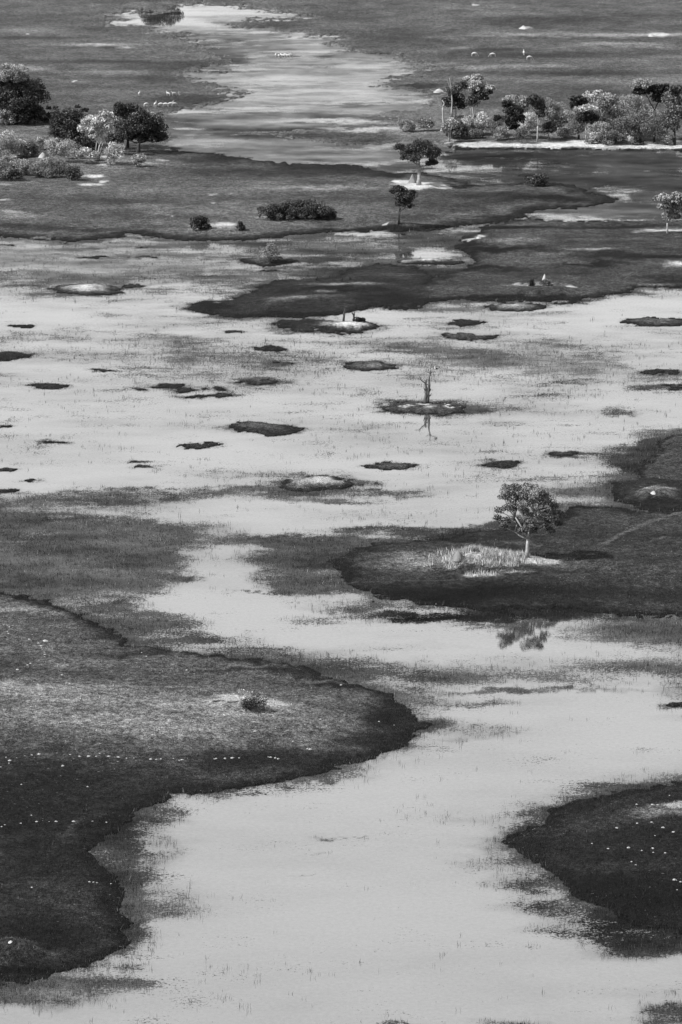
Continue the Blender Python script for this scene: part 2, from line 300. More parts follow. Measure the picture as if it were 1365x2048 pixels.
# weed and reed cover on the shallow water: cx, cy, rx, ry, cover, softness
COVER = [
    (150, 530, 360, 56, .46, .9), (300, 515, 90, 8, .55, .9), (340, 545, 70, 6, .5, .8), (60, 530, 140, 20, .42, .9), (620, 505, 190, 30, .5, .9), (620, 488, 200, 12, .74, .8), (700, 548, 230, 14, .85, .8), (430, 562, 150, 10, .62, .8), (420, 615, 120, 14, .6, .8), (620, 520, 140, 9, .68, .8),
    (470, 580, 130, 18, .5, .9), (740, 492, 190, 22, .80, .8), (700, 476, 130, 9, .88, .7), (860, 480, 110, 16, .78, .8), (850, 505, 150, 6, .45, .8), (840, 545, 150, 12, .92, .8), (930, 515, 60, 12, .8, .8), (760, 520, 70, 24, .8, .8), (780, 500, 60, 20, .7, .9), (900, 640, 220, 40, .50, .9), (1100, 700, 340, 74, .48, .9), (950, 716, 150, 12, .66, .9), (1040, 690, 120, 10, .5, .9), (830, 693, 90, 7, .55, .8), (1240, 655, 200, 9, .42, .9),
    (1250, 625, 130, 26, .10, .9), (1320, 680, 90, 20, .3, .9), (330, 688, 130, 30, .48, .9), (345, 683, 60, 8, .62, .9), (620, 655, 110, 12, .66, .8), (230, 632, 140, 10, .4, .9), (480, 720, 160, 10, .28, .9), (1250, 829, 48, 9, .62, .8), (1330, 745, 90, 12, .5, .8), (1120, 735, 60, 5, .55, .8), (1300, 770, 90, 6, .5, .8),
    (860, 815, 120, 9, .75, .7), (960, 822, 60, 6, .6, .8), (1020, 848, 60, 6, .42, .8), (1080, 790, 140, 16, .28, .9), (880, 700, 60, 9, .5, .8),
    (100, 930, 160, 12, .25, .9), (0, 942, 80, 8, .5, .9), (60, 965, 30, 4, .5, .8),
    (120, 1060, 330, 80, .74, .6), (90, 1150, 330, 90, .82, .5), (250, 995, 270, 14, .74, .8), (540, 985, 170, 13, .88, .8), (620, 1002, 140, 9, .78, .8), (620, 966, 130, 16, .82, .7), (520, 950, 200, 10, .40, .9), (760, 985, 120, 10, .55, .8), (850, 975, 90, 10, .32, .9),
    (220, 1025, 160, 16, .45, .9), (300, 1240, 160, 30, .82, .8), (430, 1275, 180, 22, .80, .8), (180, 1215, 200, 40, .9, .8), (560, 1300, 180, 20, .70, .8), (680, 1325, 150, 20, .74, .8), (300, 1075, 100, 26, .78, .8),
    (420, 1140, 110, 46, .12, .8), (470, 1190, 120, 30, .12, .8), (350, 1200, 60, 20, .34, .9), (350, 1157, 40, 7, .8, .7), (370, 1235, 40, 5, .7, .8), (345, 1040, 110, 10, .3, .9), (380, 1250, 40, 12, .6, .8),
    (600, 1120, 130, 50, .86, .7), (560, 1078, 150, 16, .74, .8), (640, 1085, 130, 18, .84, .8), (520, 1150, 60, 14, .6, .8), (850, 1062, 240, 14, .84, .8), (1010, 1052, 130, 12, .80, .8), (620, 1165, 120, 30, .80, .8), (505, 1182, 60, 3, .62, .7), (720, 1030, 300, 12, .20, .9),
    (700, 1205, 160, 14, .62, .8), (900, 1228, 280, 16, .86, .8), (1060, 1226, 140, 16, .94, .7), (650, 1232, 130, 14, .42, .9), (1000, 1250, 160, 10, .52, .9), (1260, 1262, 170, 38, .74, .9), (1330, 1270, 90, 46, .84, .9), (1060, 1262, 62, 28, .14, .7), (1345, 1330, 60, 24, .82, .8), (1350, 1245, 90, 10, .9, .7),
    (1220, 1322, 220, 44, .58, .9), (1040, 1325, 170, 40, .44, .9), (1080, 1374, 300, 6, .52, .8), (880, 1340, 130, 26, .55, .9), (850, 1390, 80, 26, .62, .9), (930, 1400, 90, 10, .45, .8), (950, 1460, 90, 16, .42, .9), (1355, 1360, 60, 40, .5, .9), (1350, 1412, 50, 8, .7, .8),
    (800, 1290, 230, 14, .42, .9), (760, 1270, 110, 20, .18, .9), (780, 1320, 90, 12, .55, .9),
    (1290, 925, 100, 46, .66, .9), (1190, 990, 140, 24, .58, .9), (1130, 1005, 120, 18, .42, .9), (1250, 980, 60, 14, .82, .9), (1330, 905, 70, 50, .9, .8), (1220, 960, 60, 8, .5, .9), (1270, 1010, 90, 14, .72, .9), (1200, 1035, 130, 16, .84, .9), (1110, 965, 90, 8, .3, .9), (1250, 1025, 150, 14, .8, .9),
    (260, 1700, 100, 70, .80, .9), (300, 1640, 100, 18, .68, .9), (270, 1790, 90, 70, .70, .9), (320, 1690, 70, 40, .36, .9), (270, 1870, 60, 30, .45, .9), (350, 1800, 90, 60, .24, .9), (60, 1990, 150, 26, .62, .9), (180, 1970, 120, 24, .40, .9), (260, 1938, 60, 9, .5, .8),
    (1000, 1690, 70, 14, .6, .8), (1050, 1650, 90, 14, .5, .9), (1090, 1760, 120, 30, .76, .9), (1100, 1810, 140, 34, .74, .9), (1200, 1850, 160, 28, .82, .9), (1310, 1885, 140, 28, .88, .9), (1120, 1845, 130, 20, .72, .8), (1250, 1820, 90, 20, .9, .8), (980, 1720, 90, 20, .34, .9),
    (1330, 1570, 120, 12, .5, .9), (1200, 1590, 150, 9, .42, .9), (1360, 2034, 110, 26, .84, .8), (1320, 1990, 110, 26, .32, .9), (1010, 2046, 110, 10, .60, .8), (780, 2052, 60, 6, .5, .8),
    (640, 1677, 36, 5, .52, .9), (690, 1671, 30, 2, .5, .7), (598, 1745, 32, 4, .5, .8), (640, 1705, 26, 3, .45, .8), (870, 1640, 120, 14, .2, .9), (1000, 1840, 120, 30, .22, .9),
    (1350, 1435, 90, 8, .35, .9), (640, 1555, 130, 12, .62, .9), (480, 1590, 120, 10, .58, .9), (870, 1440, 40, 18, .7, .8), (900, 1475, 70, 10, .44, .9),
    # far flooded grass
    (600, 160, 320, 130, .60, .4), (450, 115, 60, 16, .95, .8), (500, 240, 200, 24, .74, .8), (600, 300, 300, 34, .70, .6), (560, 110, 50, 5, .8, .8), (640, 136, 24, 2, .85, .7), (600, 185, 80, 9, .72, .8), (770, 235, 130, 7, .9, .8),
    (330, 37, 230, 12, .45, .7), (330, 40, 90, 14, .12, .8), (500, 33, 120, 4, .5, .7), (440, 72, 130, 14, .72, .8), (600, 84, 110, 10, .62, .8), (690, 160, 110, 10, .76, .9), (470, 45, 50, 6, .8, .8), (470, 290, 160, 5, .62, .8), (640, 285, 100, 3, .5, .8), (640, 310, 180, 12, .62, .8), (400, 262, 110, 28, .82, .6), (820, 336, 80, 13, .86, .7), (400, 284, 160, 4, .70, .8), (480, 302, 120, 3, .8, .8), (620, 240, 160, 5, .4, .8), (560, 276, 130, 4, .95, .8), (540, 258, 110, 7, .85, .8), (660, 235, 100, 3, .8, .8), (700, 245, 60, 2, .3, .7),
    (1150, 340, 340, 50, .78, .5), (1000, 330, 140, 26, .82, .8), (1150, 345, 130, 6, .6, .8), (1280, 420, 170, 24, .80, .5), (1150, 425, 170, 14, .80, .8), (1330, 385, 90, 26, .82, .8), (1270, 320, 160, 12, .95, .8), (960, 310, 100, 12, .9, .8), (960, 302, 40, 2, .5, .8),
]
# grey of the cover where it differs, right pond darkened for its tree reflections: cx, cy, rx, ry, grey
COVTONE = [
    (600, 170, 330, 120, 136), (600, 290, 330, 50, 122), (450, 115, 70, 18, 88), (600, 300, 320, 34, 118), (430, 45, 260, 30, 150), (1150, 340, 380, 60, 66), (1220, 430, 220, 24, 92), (700, 548, 240, 16, 66), (620, 488, 210, 14, 84), (560, 268, 160, 16, 76), (760, 236, 140, 9, 88),
    (1000, 320, 180, 20, 56), (150, 1130, 420, 130, 84), (1000, 1226, 300, 20, 44), (1290, 940, 130, 60, 62), (1260, 1860, 220, 50, 52), (1090, 1780, 120, 60, 66), (150, 520, 400, 50, 112), (1050, 690, 400, 80, 104), (1100, 1320, 330, 60, 98), (250, 1700, 140, 120, 62), (330, 690, 140, 30, 108), (850, 1060, 260, 16, 64),
]


def ell(px, py, cx, cy, rx, ry):
    return np.sqrt(((px - cx) / rx) ** 2 + ((py - cy) / ry) ** 2)


def survey(X, Y):
    """height of the solid ground, grey of its cover, cover on the water and its grey"""
    X = X.astype(np.float64); Y = Y.astype(np.float64)
    dist = np.sqrt(X * X + Y * Y)
    k = np.clip(dist / 450.0, .5, 4.0)
    # shores are ragged: look the outlines up through a wandering offset
    wx = (fbm(X, Y, 9, 5, 1, .7) * 4.2 + fbm(X, Y, 1.7, 3, 5, .7) * 2.2) * np.minimum(k, 1.6)
    wy = (fbm(X, Y, 9, 5, 2, .7) * 8.5 + fbm(X, Y, 1.7, 3, 6, .7) * 3.2) * np.minimum(k, 1.8)
    loose = 1 + 2.2 * sstep(810, 900, dist)
    Xs, Ys = X + wx * loose, Y + wy * loose
    bx, by = to_px(X + wx * 1.2 + fbm(X, Y, 40, 2, 8) * 4, Y + wy * 1.0 + fbm(X, Y, 40, 2, 9) * 5)
    sx, sy = to_px(X + wx * .8, Y + wy * .75)
    tx, ty = to_px(X + wx * .5, Y + wy * .3)

    land = np.full(X.shape, -30.0, np.float32)
    tone = np.full(X.shape, 90.0, np.float32)
    rim = np.full(X.shape, 2.0, np.float32)
    for pts, rw, base in LANDS:
        sd = poly_sd(pts, Xs, Ys)
        w = sd > land
        tone = np.where(w & (sd > -3), base, tone); rim = np.where(w, rw, rim)
        land = np.maximum(land, sd)
    mpp = dist / FPX
    shore = land.copy()
    islet_h = np.zeros(X.shape, np.float32)
    ragged = fbm(X, Y, 6, 5, 61, .7)
    for cx, cy, rx, ry, g, c, h in ISLETS:
        q = ell(sx, sy, cx, cy, rx, ry)
        q = q * (1 + (.95 if c == 0 else .45) * ragged)
        near = q < 2.2
        if not near.any():
            continue
        sd = (1 - q) * ry * mpp * 4.2
        big = near & (sd > land)
        g2 = np.where((c > 0) & (q < .86), c * 1.05 + (g - c * 1.05) * sstep(.38, .86, q), g)
        tone = np.where(big & (q < 1.05), g2, tone)
        rim = np.where(big, .5, rim)
        islet_h = np.maximum(islet_h, np.where(near, h * sstep(1.0, .4, q), 0))
        land = np.where(near, np.maximum(land, sd), land)
    # greys
    out = (by < -40) | (bx < -150) | (bx > 1515) | (by > 2120)
    for cx, cy, rx, ry, g, s in TONES:
        if ry < 5: ry = ry * 1.3
        if rx == 0:
            continue
        qx, qy = (tx, ty) if (ry < 5 or g > 170) else ((sx, sy) if rx < 60 else (bx, by))
        q = ell(qx, qy, cx, cy, rx * (1 + .35 * s), ry * (1 + .35 * s))
        w = sstep(1.0, max(0.02, .82 * (1 - s)), q)
        gg = 84 * (g / 84.0) ** 1.4 if g < 84 else (84 * (g / 84.0) ** 1.18 if g < 165 else g)
        tone = tone + (gg - tone) * w
    n1 = fbm(X, Y, 55, 4, 21); n2 = fbm(X, Y, 7, 4, 22, .65)
    n3 = fbm(X * .35, Y, 16, 4, 23, .6)
    n4 = fbm(X * .6, Y, 2.6, 3, 24, .75)
    tone = tone * (1 + .36 * n1 + .42 * n2 + .46 * n3 + .5 * n4)
    # lush, wet rim
    r = sstep(0, 1, (land - .1) / np.maximum(rim * (1 + 1.6 * n2 + n1), .2))
    rimd = 17 + 22 * (n2 + .5)
    far_marsh = (by < 300) & (by > -30) & (bx < 900)
    rimd = np.where(far_marsh, 118 + 60 * n2, rimd)
    r = np.where(far_marsh, np.clip(r * .5 + .25, 0, 1), r)
    tone = np.where(tone < 175, rimd + (tone - rimd) * r, tone)
    for pts, hw, g in TRAILS:
        d = line_d(pts, X + wx * .3, Y + wy * .2)
        w = sstep(hw * 1.6, hw * .3, d + 0.5 * n2) * .8
        tone = tone + (g - tone) * w
    # height
    rough = fbm(X, Y, 2.2, 3, 31) * .16
    z = np.where(land > 0, .08 + .18 * sstep(0, 2.5, land) + .35 * sstep(3, 22, land), np.maximum(land * .35, -1.2))
    z = z + islet_h * .3 * sstep(-.1, 1.2, land)
    px0, py0 = to_px(X, Y)
    for cx, cy, rx, ry, h in RISES:
        q = ell(px0, py0, cx, cy, rx, ry)
        z = z + h * sstep(1.0, 0.1, q) * (1 + .7 * n2) * sstep(-.2, 2.0, land)
    z = z + rough * np.clip(land + .3, 0, 1)
    # cover on the water
    v = .09 + .18 * sstep(1150, 820, by).astype(np.float32) - .08 * sstep(700, 780, by) * sstep(980, 900, by)
    vt = np.full(X.shape, 84.0, np.float32)
    v = np.where(out, .5, v)
    for cx, cy, rx, ry, c, s in COVER:
        q = ell(bx, by, cx, cy, rx * (1 + .3 * s), ry * (1 + .3 * s))
        v = v + (c - v) * sstep(1.0, 1 - s, q)
    for cx, cy, rx, ry, g in COVTONE:
        q = ell(bx, by, cx, cy, rx * 1.2, ry * 1.2)
        vt = vt + (g - vt) * sstep(1.0, .3, q)
    fringe = np.maximum(np.exp(np.minimum(shore, 0) / (1.6 + 1.0 * k)) * .66, np.exp(np.minimum(land, 0) / .7) * .5)
    v = np.maximum(v, v * .5 + fringe)
    m1 = fbm(X * .5, Y, 14, 5, 41, .62); m2 = fbm(X * .6, Y, 45, 3, 42)
    m3 = fbm(X * .5, Y, 5, 4, 44, .7)
    v = v + np.clip(v * 4, 0, 1) * (m1 * .95 + m2 * .4 + m3 * .55)
    vt = vt * (1 + .5 * fbm(X, Y, 18, 4, 43) + .9 * fbm(X * .5, Y, 5, 4, 45, .7))
    return z, np.clip(tone, 12, 250), np.clip(v, 0, 1), np.clip(vt, 20, 200), np.where(shore > -3, land, land - 100)


def ground_z(X, Y):
    """terrain height under a point, read from the finished ground sheet"""
    r = min(max(int(np.searchsorted(AF, Y)), 1), len(AF) - 1)
    sv = X / math.sqrt(Y * Y + CAM_H * CAM_H)
    c = min(max(int(np.searchsorted(AS, sv)), 1), len(AS) - 1)
    return max(0.0, float(ZG[r - 1:r + 1, c - 1:c + 1].mean()))


def place(px, py):
    z = 0.0
    for _ in range(4):
        X, Y = G(px, py, z)
        z = .5 * z + .5 * ground_z(X, Y)
    X, Y = G(px, py, z)
    return X, Y, ground_z(X, Y)


# ------------------------------------------------------------------ object helpers
def put(name, me, parent=None, mat=None):
    o = bpy.data.objects.new(name, me)
    COL.objects.link(o)
    if parent is not None:
        o.parent = parent
    if mat is not None:
        me.materials.append(mat)
    return o


def tag(o, label=None, cat=None, group=None, kind=None):
    for k_, v_ in (('label', label), ('category', cat), ('group', group), ('kind', kind)):
        if v_:
            o[k_] = v_
    return o


def empty(name, loc, rz=0.0):
    o = bpy.data.objects.new(name, None)
    COL.objects.link(o)
    o.empty_display_size = .5
    o.location = loc
    o.rotation_euler = (0, 0, rz)
    return o


def mesh_np(name, V, F, attrs=None, smooth=False, nside=4):
    """V (n,3), F (m,nside) ; attrs: dict name -> (domain, array)"""
    me = bpy.data.meshes.new(name)
    V = np.asarray(V, np.float32); F = np.asarray(F, np.int32)
    me.vertices.add(len(V)); me.vertices.foreach_set('co', V.ravel())
    me.loops.add(F.size); me.loops.foreach_set('vertex_index', F.ravel())
    me.polygons.add(len(F))
    me.polygons.foreach_set('loop_start', np.arange(0, F.size, nside, dtype=np.int32))
    me.update(calc_edges=True)
    if smooth:
        me.polygons.foreach_set('use_smooth', np.ones(len(F), bool))
    for k_, (dom, arr) in (attrs or {}).items():
        a = me.attributes.new(k_, 'FLOAT', dom)
        a.data.foreach_set('value', np.asarray(arr, np.float32))
    return me


# ------------------------------------------------------------------ materials
def new_mat(name):
    m = bpy.data.materials.new(name); m.use_nodes = True
    nt = m.node_tree; nt.nodes.clear()
    return m, nt


class NT:
    def __init__(self, nt): self.nt = nt

    def n(self, typ, **kw):
        nd = self.nt.nodes.new(typ)
        for k_, v_ in kw.items():
            if k_.startswith('i_'):
                nd.inputs[k_[2:].replace('_', ' ')].default_value = v_
            else:
                setattr(nd, k_, v_)
        return nd

    def l(self, a, b): self.nt.links.new(a, b)

    def val(self, x):
        nd = self.nt.nodes.new('ShaderNodeValue'); nd.outputs[0].default_value = x; return nd.outputs[0]

    def m(self, op, a, b=None, c=None, clamp=False):
        nd = self.nt.nodes.new('ShaderNodeMath'); nd.operation = op; nd.use_clamp = clamp
        for i_, s in enumerate((a, b, c)):
            if s is None: continue
            if isinstance(s, (int, float)): nd.inputs[i_].default_value = s
            else: self.l(s, nd.inputs[i_])
        return nd.outputs[0]

    def noise(self, vec, scale, detail=3, rough=.6, off=0.0):
        nd = self.nt.nodes.new('ShaderNodeTexNoise')
        nd.inputs['Scale'].default_value = scale; nd.inputs['Detail'].default_value = detail
        nd.inputs['Roughness'].default_value = rough
        self.l(vec, nd.inputs['Vector'])
        return nd.outputs['Fac']

    def ss(self, v, a, b, x=0.0, y=1.0):
        nd = self.nt.nodes.new('ShaderNodeMapRange'); nd.interpolation_type = 'SMOOTHSTEP'
        nd.inputs['From Min'].default_value = a; nd.inputs['From Max'].default_value = b
        nd.inputs['To Min'].default_value = x; nd.inputs['To Max'].default_value = y
        self.l(v, nd.inputs['Value'])
        return nd.outputs[0]


def attr(t, name):
    a = t.n('ShaderNodeAttribute'); a.attribute_name = name
    return a.outputs['Fac']


def grey_to_albedo(t, g):
    """perceived grey 0..255 -> reflectance"""
    x = t.m('DIVIDE', g, 255.0)
    x = t.m('MAXIMUM', x, 0.02)
    return t.m('MINIMUM', t.m('DIVIDE', t.m('POWER', x, 2.2), WHITE), .86)


def ground_material():
    m, nt = new_mat('meadow_and_sand'); t = NT(nt)
    out = t.n('ShaderNodeOutputMaterial')
    b = t.n('ShaderNodeBsdfPrincipled'); b.inputs['Roughness'].default_value = .9
    b.inputs['Specular IOR Level'].default_value = .12
    pos = t.n('ShaderNodeNewGeometry').outputs['Position']
    g = attr(t, 'grey')
    fine = t.m('ADD', t.m('MULTIPLY', t.noise(pos, 3.2, 5, .85), .6), t.m('MULTIPLY', t.noise(pos, 9.0, 3, .8), .4))
    mid = t.noise(pos, 1.1, 5, .75)
    # grass tussocks: strong grain on grass, weak on sand
    amp = t.ss(g, 120, 220, 1.0, .45)
    f = t.m('MULTIPLY', t.m('SUBTRACT', fine, .5), t.m('MULTIPLY', amp, 6.0))
    mm = t.m('MULTIPLY', t.m('SUBTRACT', mid, .5), t.m('MULTIPLY', amp, 2.3))
    fac = t.m('ADD', 1.0, t.m('ADD', f, mm))
    g2 = t.m('MULTIPLY', g, t.m('MAXIMUM', fac, .25))
    # scattered pale stems and bare crumbs
    sp = t.noise(pos, 3.3, 2, .5)
    gate = t.noise(pos, .09, 3, .6)
    spk = t.m('MULTIPLY', t.ss(sp, .67, .74), t.ss(gate, .42, .58))
    g3 = t.m('ADD', g2, t.m('MULTIPLY', spk, 95.0))
    # bare dark gaps
    gap = t.ss(t.noise(pos, 1.9, 3, .6), .30, .42, .68, 1.0)
    g4 = t.m('MULTIPLY', g3, gap)
    t.l(grey_to_albedo(t, g4), b.inputs['Base Color'])
    bu = t.n('ShaderNodeBump'); bu.inputs['Strength'].default_value = .9; bu.inputs['Distance'].default_value = .35
    t.l(t.m('ADD', fine, t.m('MULTIPLY', mid, 1.5)), bu.inputs['Height']); t.l(bu.outputs[0], b.inputs['Normal'])
    t.l(b.outputs[0], out.inputs[0])
    return m


def water_material():
    m, nt = new_mat('shallow_flood_water'); t = NT(nt)
    out = t.n('ShaderNodeOutputMaterial')
    geo = t.n('ShaderNodeNewGeometry'); pos = geo.outputs['Position']
    v = attr(t, 'cover'); vg = attr(t, 'cover_grey')
    mp = t.n('ShaderNodeMapping'); mp.inputs['Scale'].default_value = (.55, 1.0, 1.0); t.l(pos, mp.inputs['Vector'])
    n1 = t.noise(mp.outputs[0], .2, 9, .76)
    n2 = t.noise(pos, 3.2, 4, .8)
    n = t.m('ADD', t.m('MULTIPLY', n1, .5), t.m('MULTIPLY', n2, .5))
    n = t.m('ADD', .5, t.m('MULTIPLY', t.m('SUBTRACT', n, .5), 4.2))
    thr = t.m('SUBTRACT', v, n)
    mask = t.ss(thr, -.12, .12)
    reed = t.n('ShaderNodeBsdfDiffuse')
    var = t.m('ADD', .55, t.m('MULTIPLY', t.noise(pos, 4.0, 3, .7), .9))
    t.l(grey_to_albedo(t, t.m('MULTIPLY', vg, var)), reed.inputs['Color'])
    gl = t.n('ShaderNodeBsdfGlossy'); gl.inputs['Roughness'].default_value = .015
    gl.inputs['Color'].default_value = (.86, .86, .86, 1)
    body = t.n('ShaderNodeBsdfDiffuse'); body.inputs['Color'].default_value = (.085, .085, .085, 1)
    bu = t.n('ShaderNodeBump'); bu.inputs['Strength'].default_value = .12; bu.inputs['Distance'].default_value = .012
    t.l(t.noise(pos, 3.0, 3, .6), bu.inputs['Height']); t.l(bu.outputs[0], gl.inputs['Normal'])
    w = t.n('ShaderNodeMixShader')
    # silt and drifting scum dull the mirror here and there
    dull = t.noise(mp.outputs[0], .05, 7, .68)
    film = t.m('MULTIPLY', t.ss(dull, .25, .72), t.m('ADD', .09, t.m('MULTIPLY', v, 1.3)), None, True)
    rip = t.m('MULTIPLY', t.m('SUBTRACT', t.noise(pos, 2.2, 6, .85), .5), .8)
    t.l(t.m('SUBTRACT', t.m('ADD', .93, rip), t.m('MULTIPLY', film, .85), None, True), w.inputs[0])
    t.l(body.outputs[0], w.inputs[1]); t.l(gl.outputs[0], w.inputs[2])
    mix = t.n('ShaderNodeMixShader')
    t.l(mask, mix.inputs[0]); t.l(w.outputs[0], mix.inputs[1]); t.l(reed.outputs[0], mix.inputs[2])
    t.l(mix.outputs[0], out.inputs[0])
    return m


def leaf_material(name, grey):
    m, nt = new_mat(name); t = NT(nt)
    out = t.n('ShaderNodeOutputMaterial')
    b = t.n('ShaderNodeBsdfPrincipled'); b.inputs['Roughness'].default_value = .55
    b.inputs['Specular IOR Level'].default_value = .35
    a = attr(t, 'shade')
    g = t.m('MULTIPLY', a, float(grey))
    al = grey_to_albedo(t, g)
    t.l(al, b.inputs['Base Color'])
    tr = t.n('ShaderNodeBsdfTranslucent'); t.l(al, tr.inputs['Color'])
    mx = t.n('ShaderNodeMixShader'); mx.inputs[0].default_value = .22
    t.l(b.outputs[0], mx.inputs[1]); t.l(tr.outputs[0], mx.inputs[2])
    t.l(mx.outputs[0], out.inputs[0])
    return m


def plain_material(name, grey, rough=.8, var=.5, scale=3.0, bump=.3):
    m, nt = new_mat(name); t = NT(nt)
    out = t.n('ShaderNodeOutputMaterial')
    b = t.n('ShaderNodeBsdfPrincipled'); b.inputs['Roughness'].default_value = rough
    b.inputs['Specular IOR Level'].default_value = .2
    pos = t.n('ShaderNodeTexCoord').outputs['Object']
    nz = t.noise(pos, scale, 4, .65)
    g = t.m('MULTIPLY', float(grey), t.m('ADD', 1 - var * .5, t.m('MULTIPLY', nz, var)))
    t.l(grey_to_albedo(t, g), b.inputs['Base Color'])
    if bump:
        bu = t.n('ShaderNodeBump'); bu.inputs['Strength'].default_value = bump; bu.inputs['Distance'].default_value = .08
        t.l(nz, bu.inputs['Height']); t.l(bu.outputs[0], b.inputs['Normal'])
    t.l(b.outputs[0], out.inputs[0])
    return m


M_GROUND = ground_material()
M_WATER = water_material()
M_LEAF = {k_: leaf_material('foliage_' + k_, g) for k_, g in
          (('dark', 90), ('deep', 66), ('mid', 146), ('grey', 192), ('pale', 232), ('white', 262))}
M_BARK = plain_material('dark_bark', 85, .9, .8, 2.5)
M_PALEBARK = plain_material('pale_bark', 190, .8, .6, 2.5)
M_DEADWOOD = plain_material('weathered_deadwood', 105, .8, .9, 2.0)
M_EARTH = plain_material('termite_earth', 205, .95, .5, 1.5, .6)
M_PELT = plain_material('pale_pelt', 225, .8, .2, 2.0, 0)
M_HORN = plain_material('dark_horn', 60, .6, .2, 2.0, 0)
M_DARKFUR = plain_material('dark_plumage', 40, .7, .3, 4.0, 0)
M_WHITEFEATHER = plain_material('white_plumage', 240, .7, .1, 4.0, 0)

# ------------------------------------------------------------------ the land and the water
def axis_far():
    # distances: one step per render pixel inside the picture, growing beyond
    py = np.arange(2120, -45, -2.0)
    d = np.array([G(682.5, p)[1] for p in py])
    near = np.linspace(d[0] - 200, d[0], 40)[:-1]
    far = d[-1] * np.exp(np.linspace(0, math.log(9000 / d[-1]), 60))[1:]
    return np.concatenate([near, d, far])


def axis_side():
    inner = np.arange(-760, 761, 2.2) / FPX
    o = inner[-1] * np.exp(np.linspace(0, math.log(1.7 / inner[-1]), 40))[1:]
    return np.concatenate([-o[::-1], inner, o])


AF = axis_far(); AS = axis_side()
YY, SS = np.meshgrid(AF, AS, indexing='ij')
# lateral scale follows slant range so that columns stay evenly spaced on the ground
XX = SS * np.sqrt(YY * YY + CAM_H * CAM_H)
nr, nc = XX.shape
zz, tt, vv, vg_, ld = survey(XX.ravel(), YY.ravel())
ZG = zz.reshape(nr, nc)
idx = np.arange(nr * nc).reshape(nr, nc)
quads = np.stack([idx[:-1, :-1], idx[:-1, 1:], idx[1:, 1:], idx[1:, :-1]], -1).reshape(-1, 4)
Vg = np.stack([XX.ravel(), YY.ravel(), zz], -1)
me = mesh_np('ground', Vg, quads, {'grey': ('POINT', tt)}, smooth=True)
tag(put('ground', me, None, M_GROUND), kind='structure')
# water: the same sheet at level zero, leaving out what lies deep inside dry land
zq = zz[quads].min(1)
qw = quads[zq < .25]
Vw = np.stack([XX.ravel(), YY.ravel(), np.zeros(nr * nc)], -1)
me = mesh_np('water', Vw, qw, {'cover': ('POINT', vv), 'cover_grey': ('POINT', vg_)}, smooth=True)
tag(put('water', me, None, M_WATER), kind='structure')

# ------------------------------------------------------------------ trees and bushes
class MB:
    def __init__(self): self.V = []; self.F = []; self.S = []; self.n = 0

    def add(self, V, F, S=None):
        V = np.asarray(V, np.float32); F = np.asarray(F, np.int32)
        self.V.append(V); self.F.append(F + self.n); self.n += len(V)
        self.S.append(np.ones(len(F), np.float32) if S is None else np.asarray(S, np.float32))

    def build(self, name, mat, parent=None, smooth=False, nside=4):
        V = np.concatenate(self.V); F = np.concatenate(self.F)
        me = mesh_np(name, V, F, {'shade': ('FACE', np.concatenate(self.S))}, smooth, nside)
        return put(name, me, parent, mat)

    def tube(self, pts, rad, sides=6):
        pts = [np.asarray(p, float) for p in pts]
        V = []; n = len(pts)
        for i, p in enumerate(pts):
            d = pts[min(i + 1, n - 1)] - pts[max(i - 1, 0)]
            d = d / (np.linalg.norm(d) + 1e-9)
            a = np.cross(d, [0.13, 1, 0.07]); a /= np.linalg.norm(a) + 1e-9
            b = np.cross(d, a)
            for k_ in range(sides):
                th = 2 * math.pi * k_ / sides
                V.append(p + rad[i] * (a * math.cos(th) + b * math.sin(th)))
        F = [(i * sides + k_, i * sides + (k_ + 1) % sides, (i + 1) * sides + (k_ + 1) % sides, (i + 1) * sides + k_)
             for i in range(n - 1) for k_ in range(sides)]
        c = len(V); V.append(pts[-1]); V.append(pts[0])
        for k_ in range(0, sides, 2):
            F.append(((n - 1) * sides + k_, (n - 1) * sides + (k_ + 1) % sides, (n - 1) * sides + (k_ + 2) % sides, c))
            F.append(((k_ + 2) % sides, (k_ + 1) % sides, k_, c + 1))
        self.add(V, F)

    def leaves(self, c, r, n, size, shade):
        """n leaf sprays through an ellipsoid's outer volume"""
        d = RNG.normal(size=(n, 3)); d /= np.linalg.norm(d, axis=1)[:, None]
        rr = RNG.uniform(.45, 1.0, n) ** .6
        p = np.asarray(c) + d * rr[:, None] * np.asarray(r)
        nor = d * .55 + RNG.normal(size=(n, 3)) * .75
        nor /= np.linalg.norm(nor, axis=1)[:, None]
        u = np.cross(nor, RNG.normal(size=(n, 3))); u /= np.linalg.norm(u, axis=1)[:, None]
        w = np.cross(nor, u)
        s = size * RNG.uniform(.55, 1.3, n)[:, None]
        V = np.stack([p - u * s * .5, p - w * s * .33 + u * s * .05, p + u * s * .5, p + w * s * .33 - u * s * .05], 1).reshape(-1, 3)
        F = np.arange(n * 4).reshape(n, 4)
        self.add(V, F, shade * RNG.uniform(.72, 1.22, n))


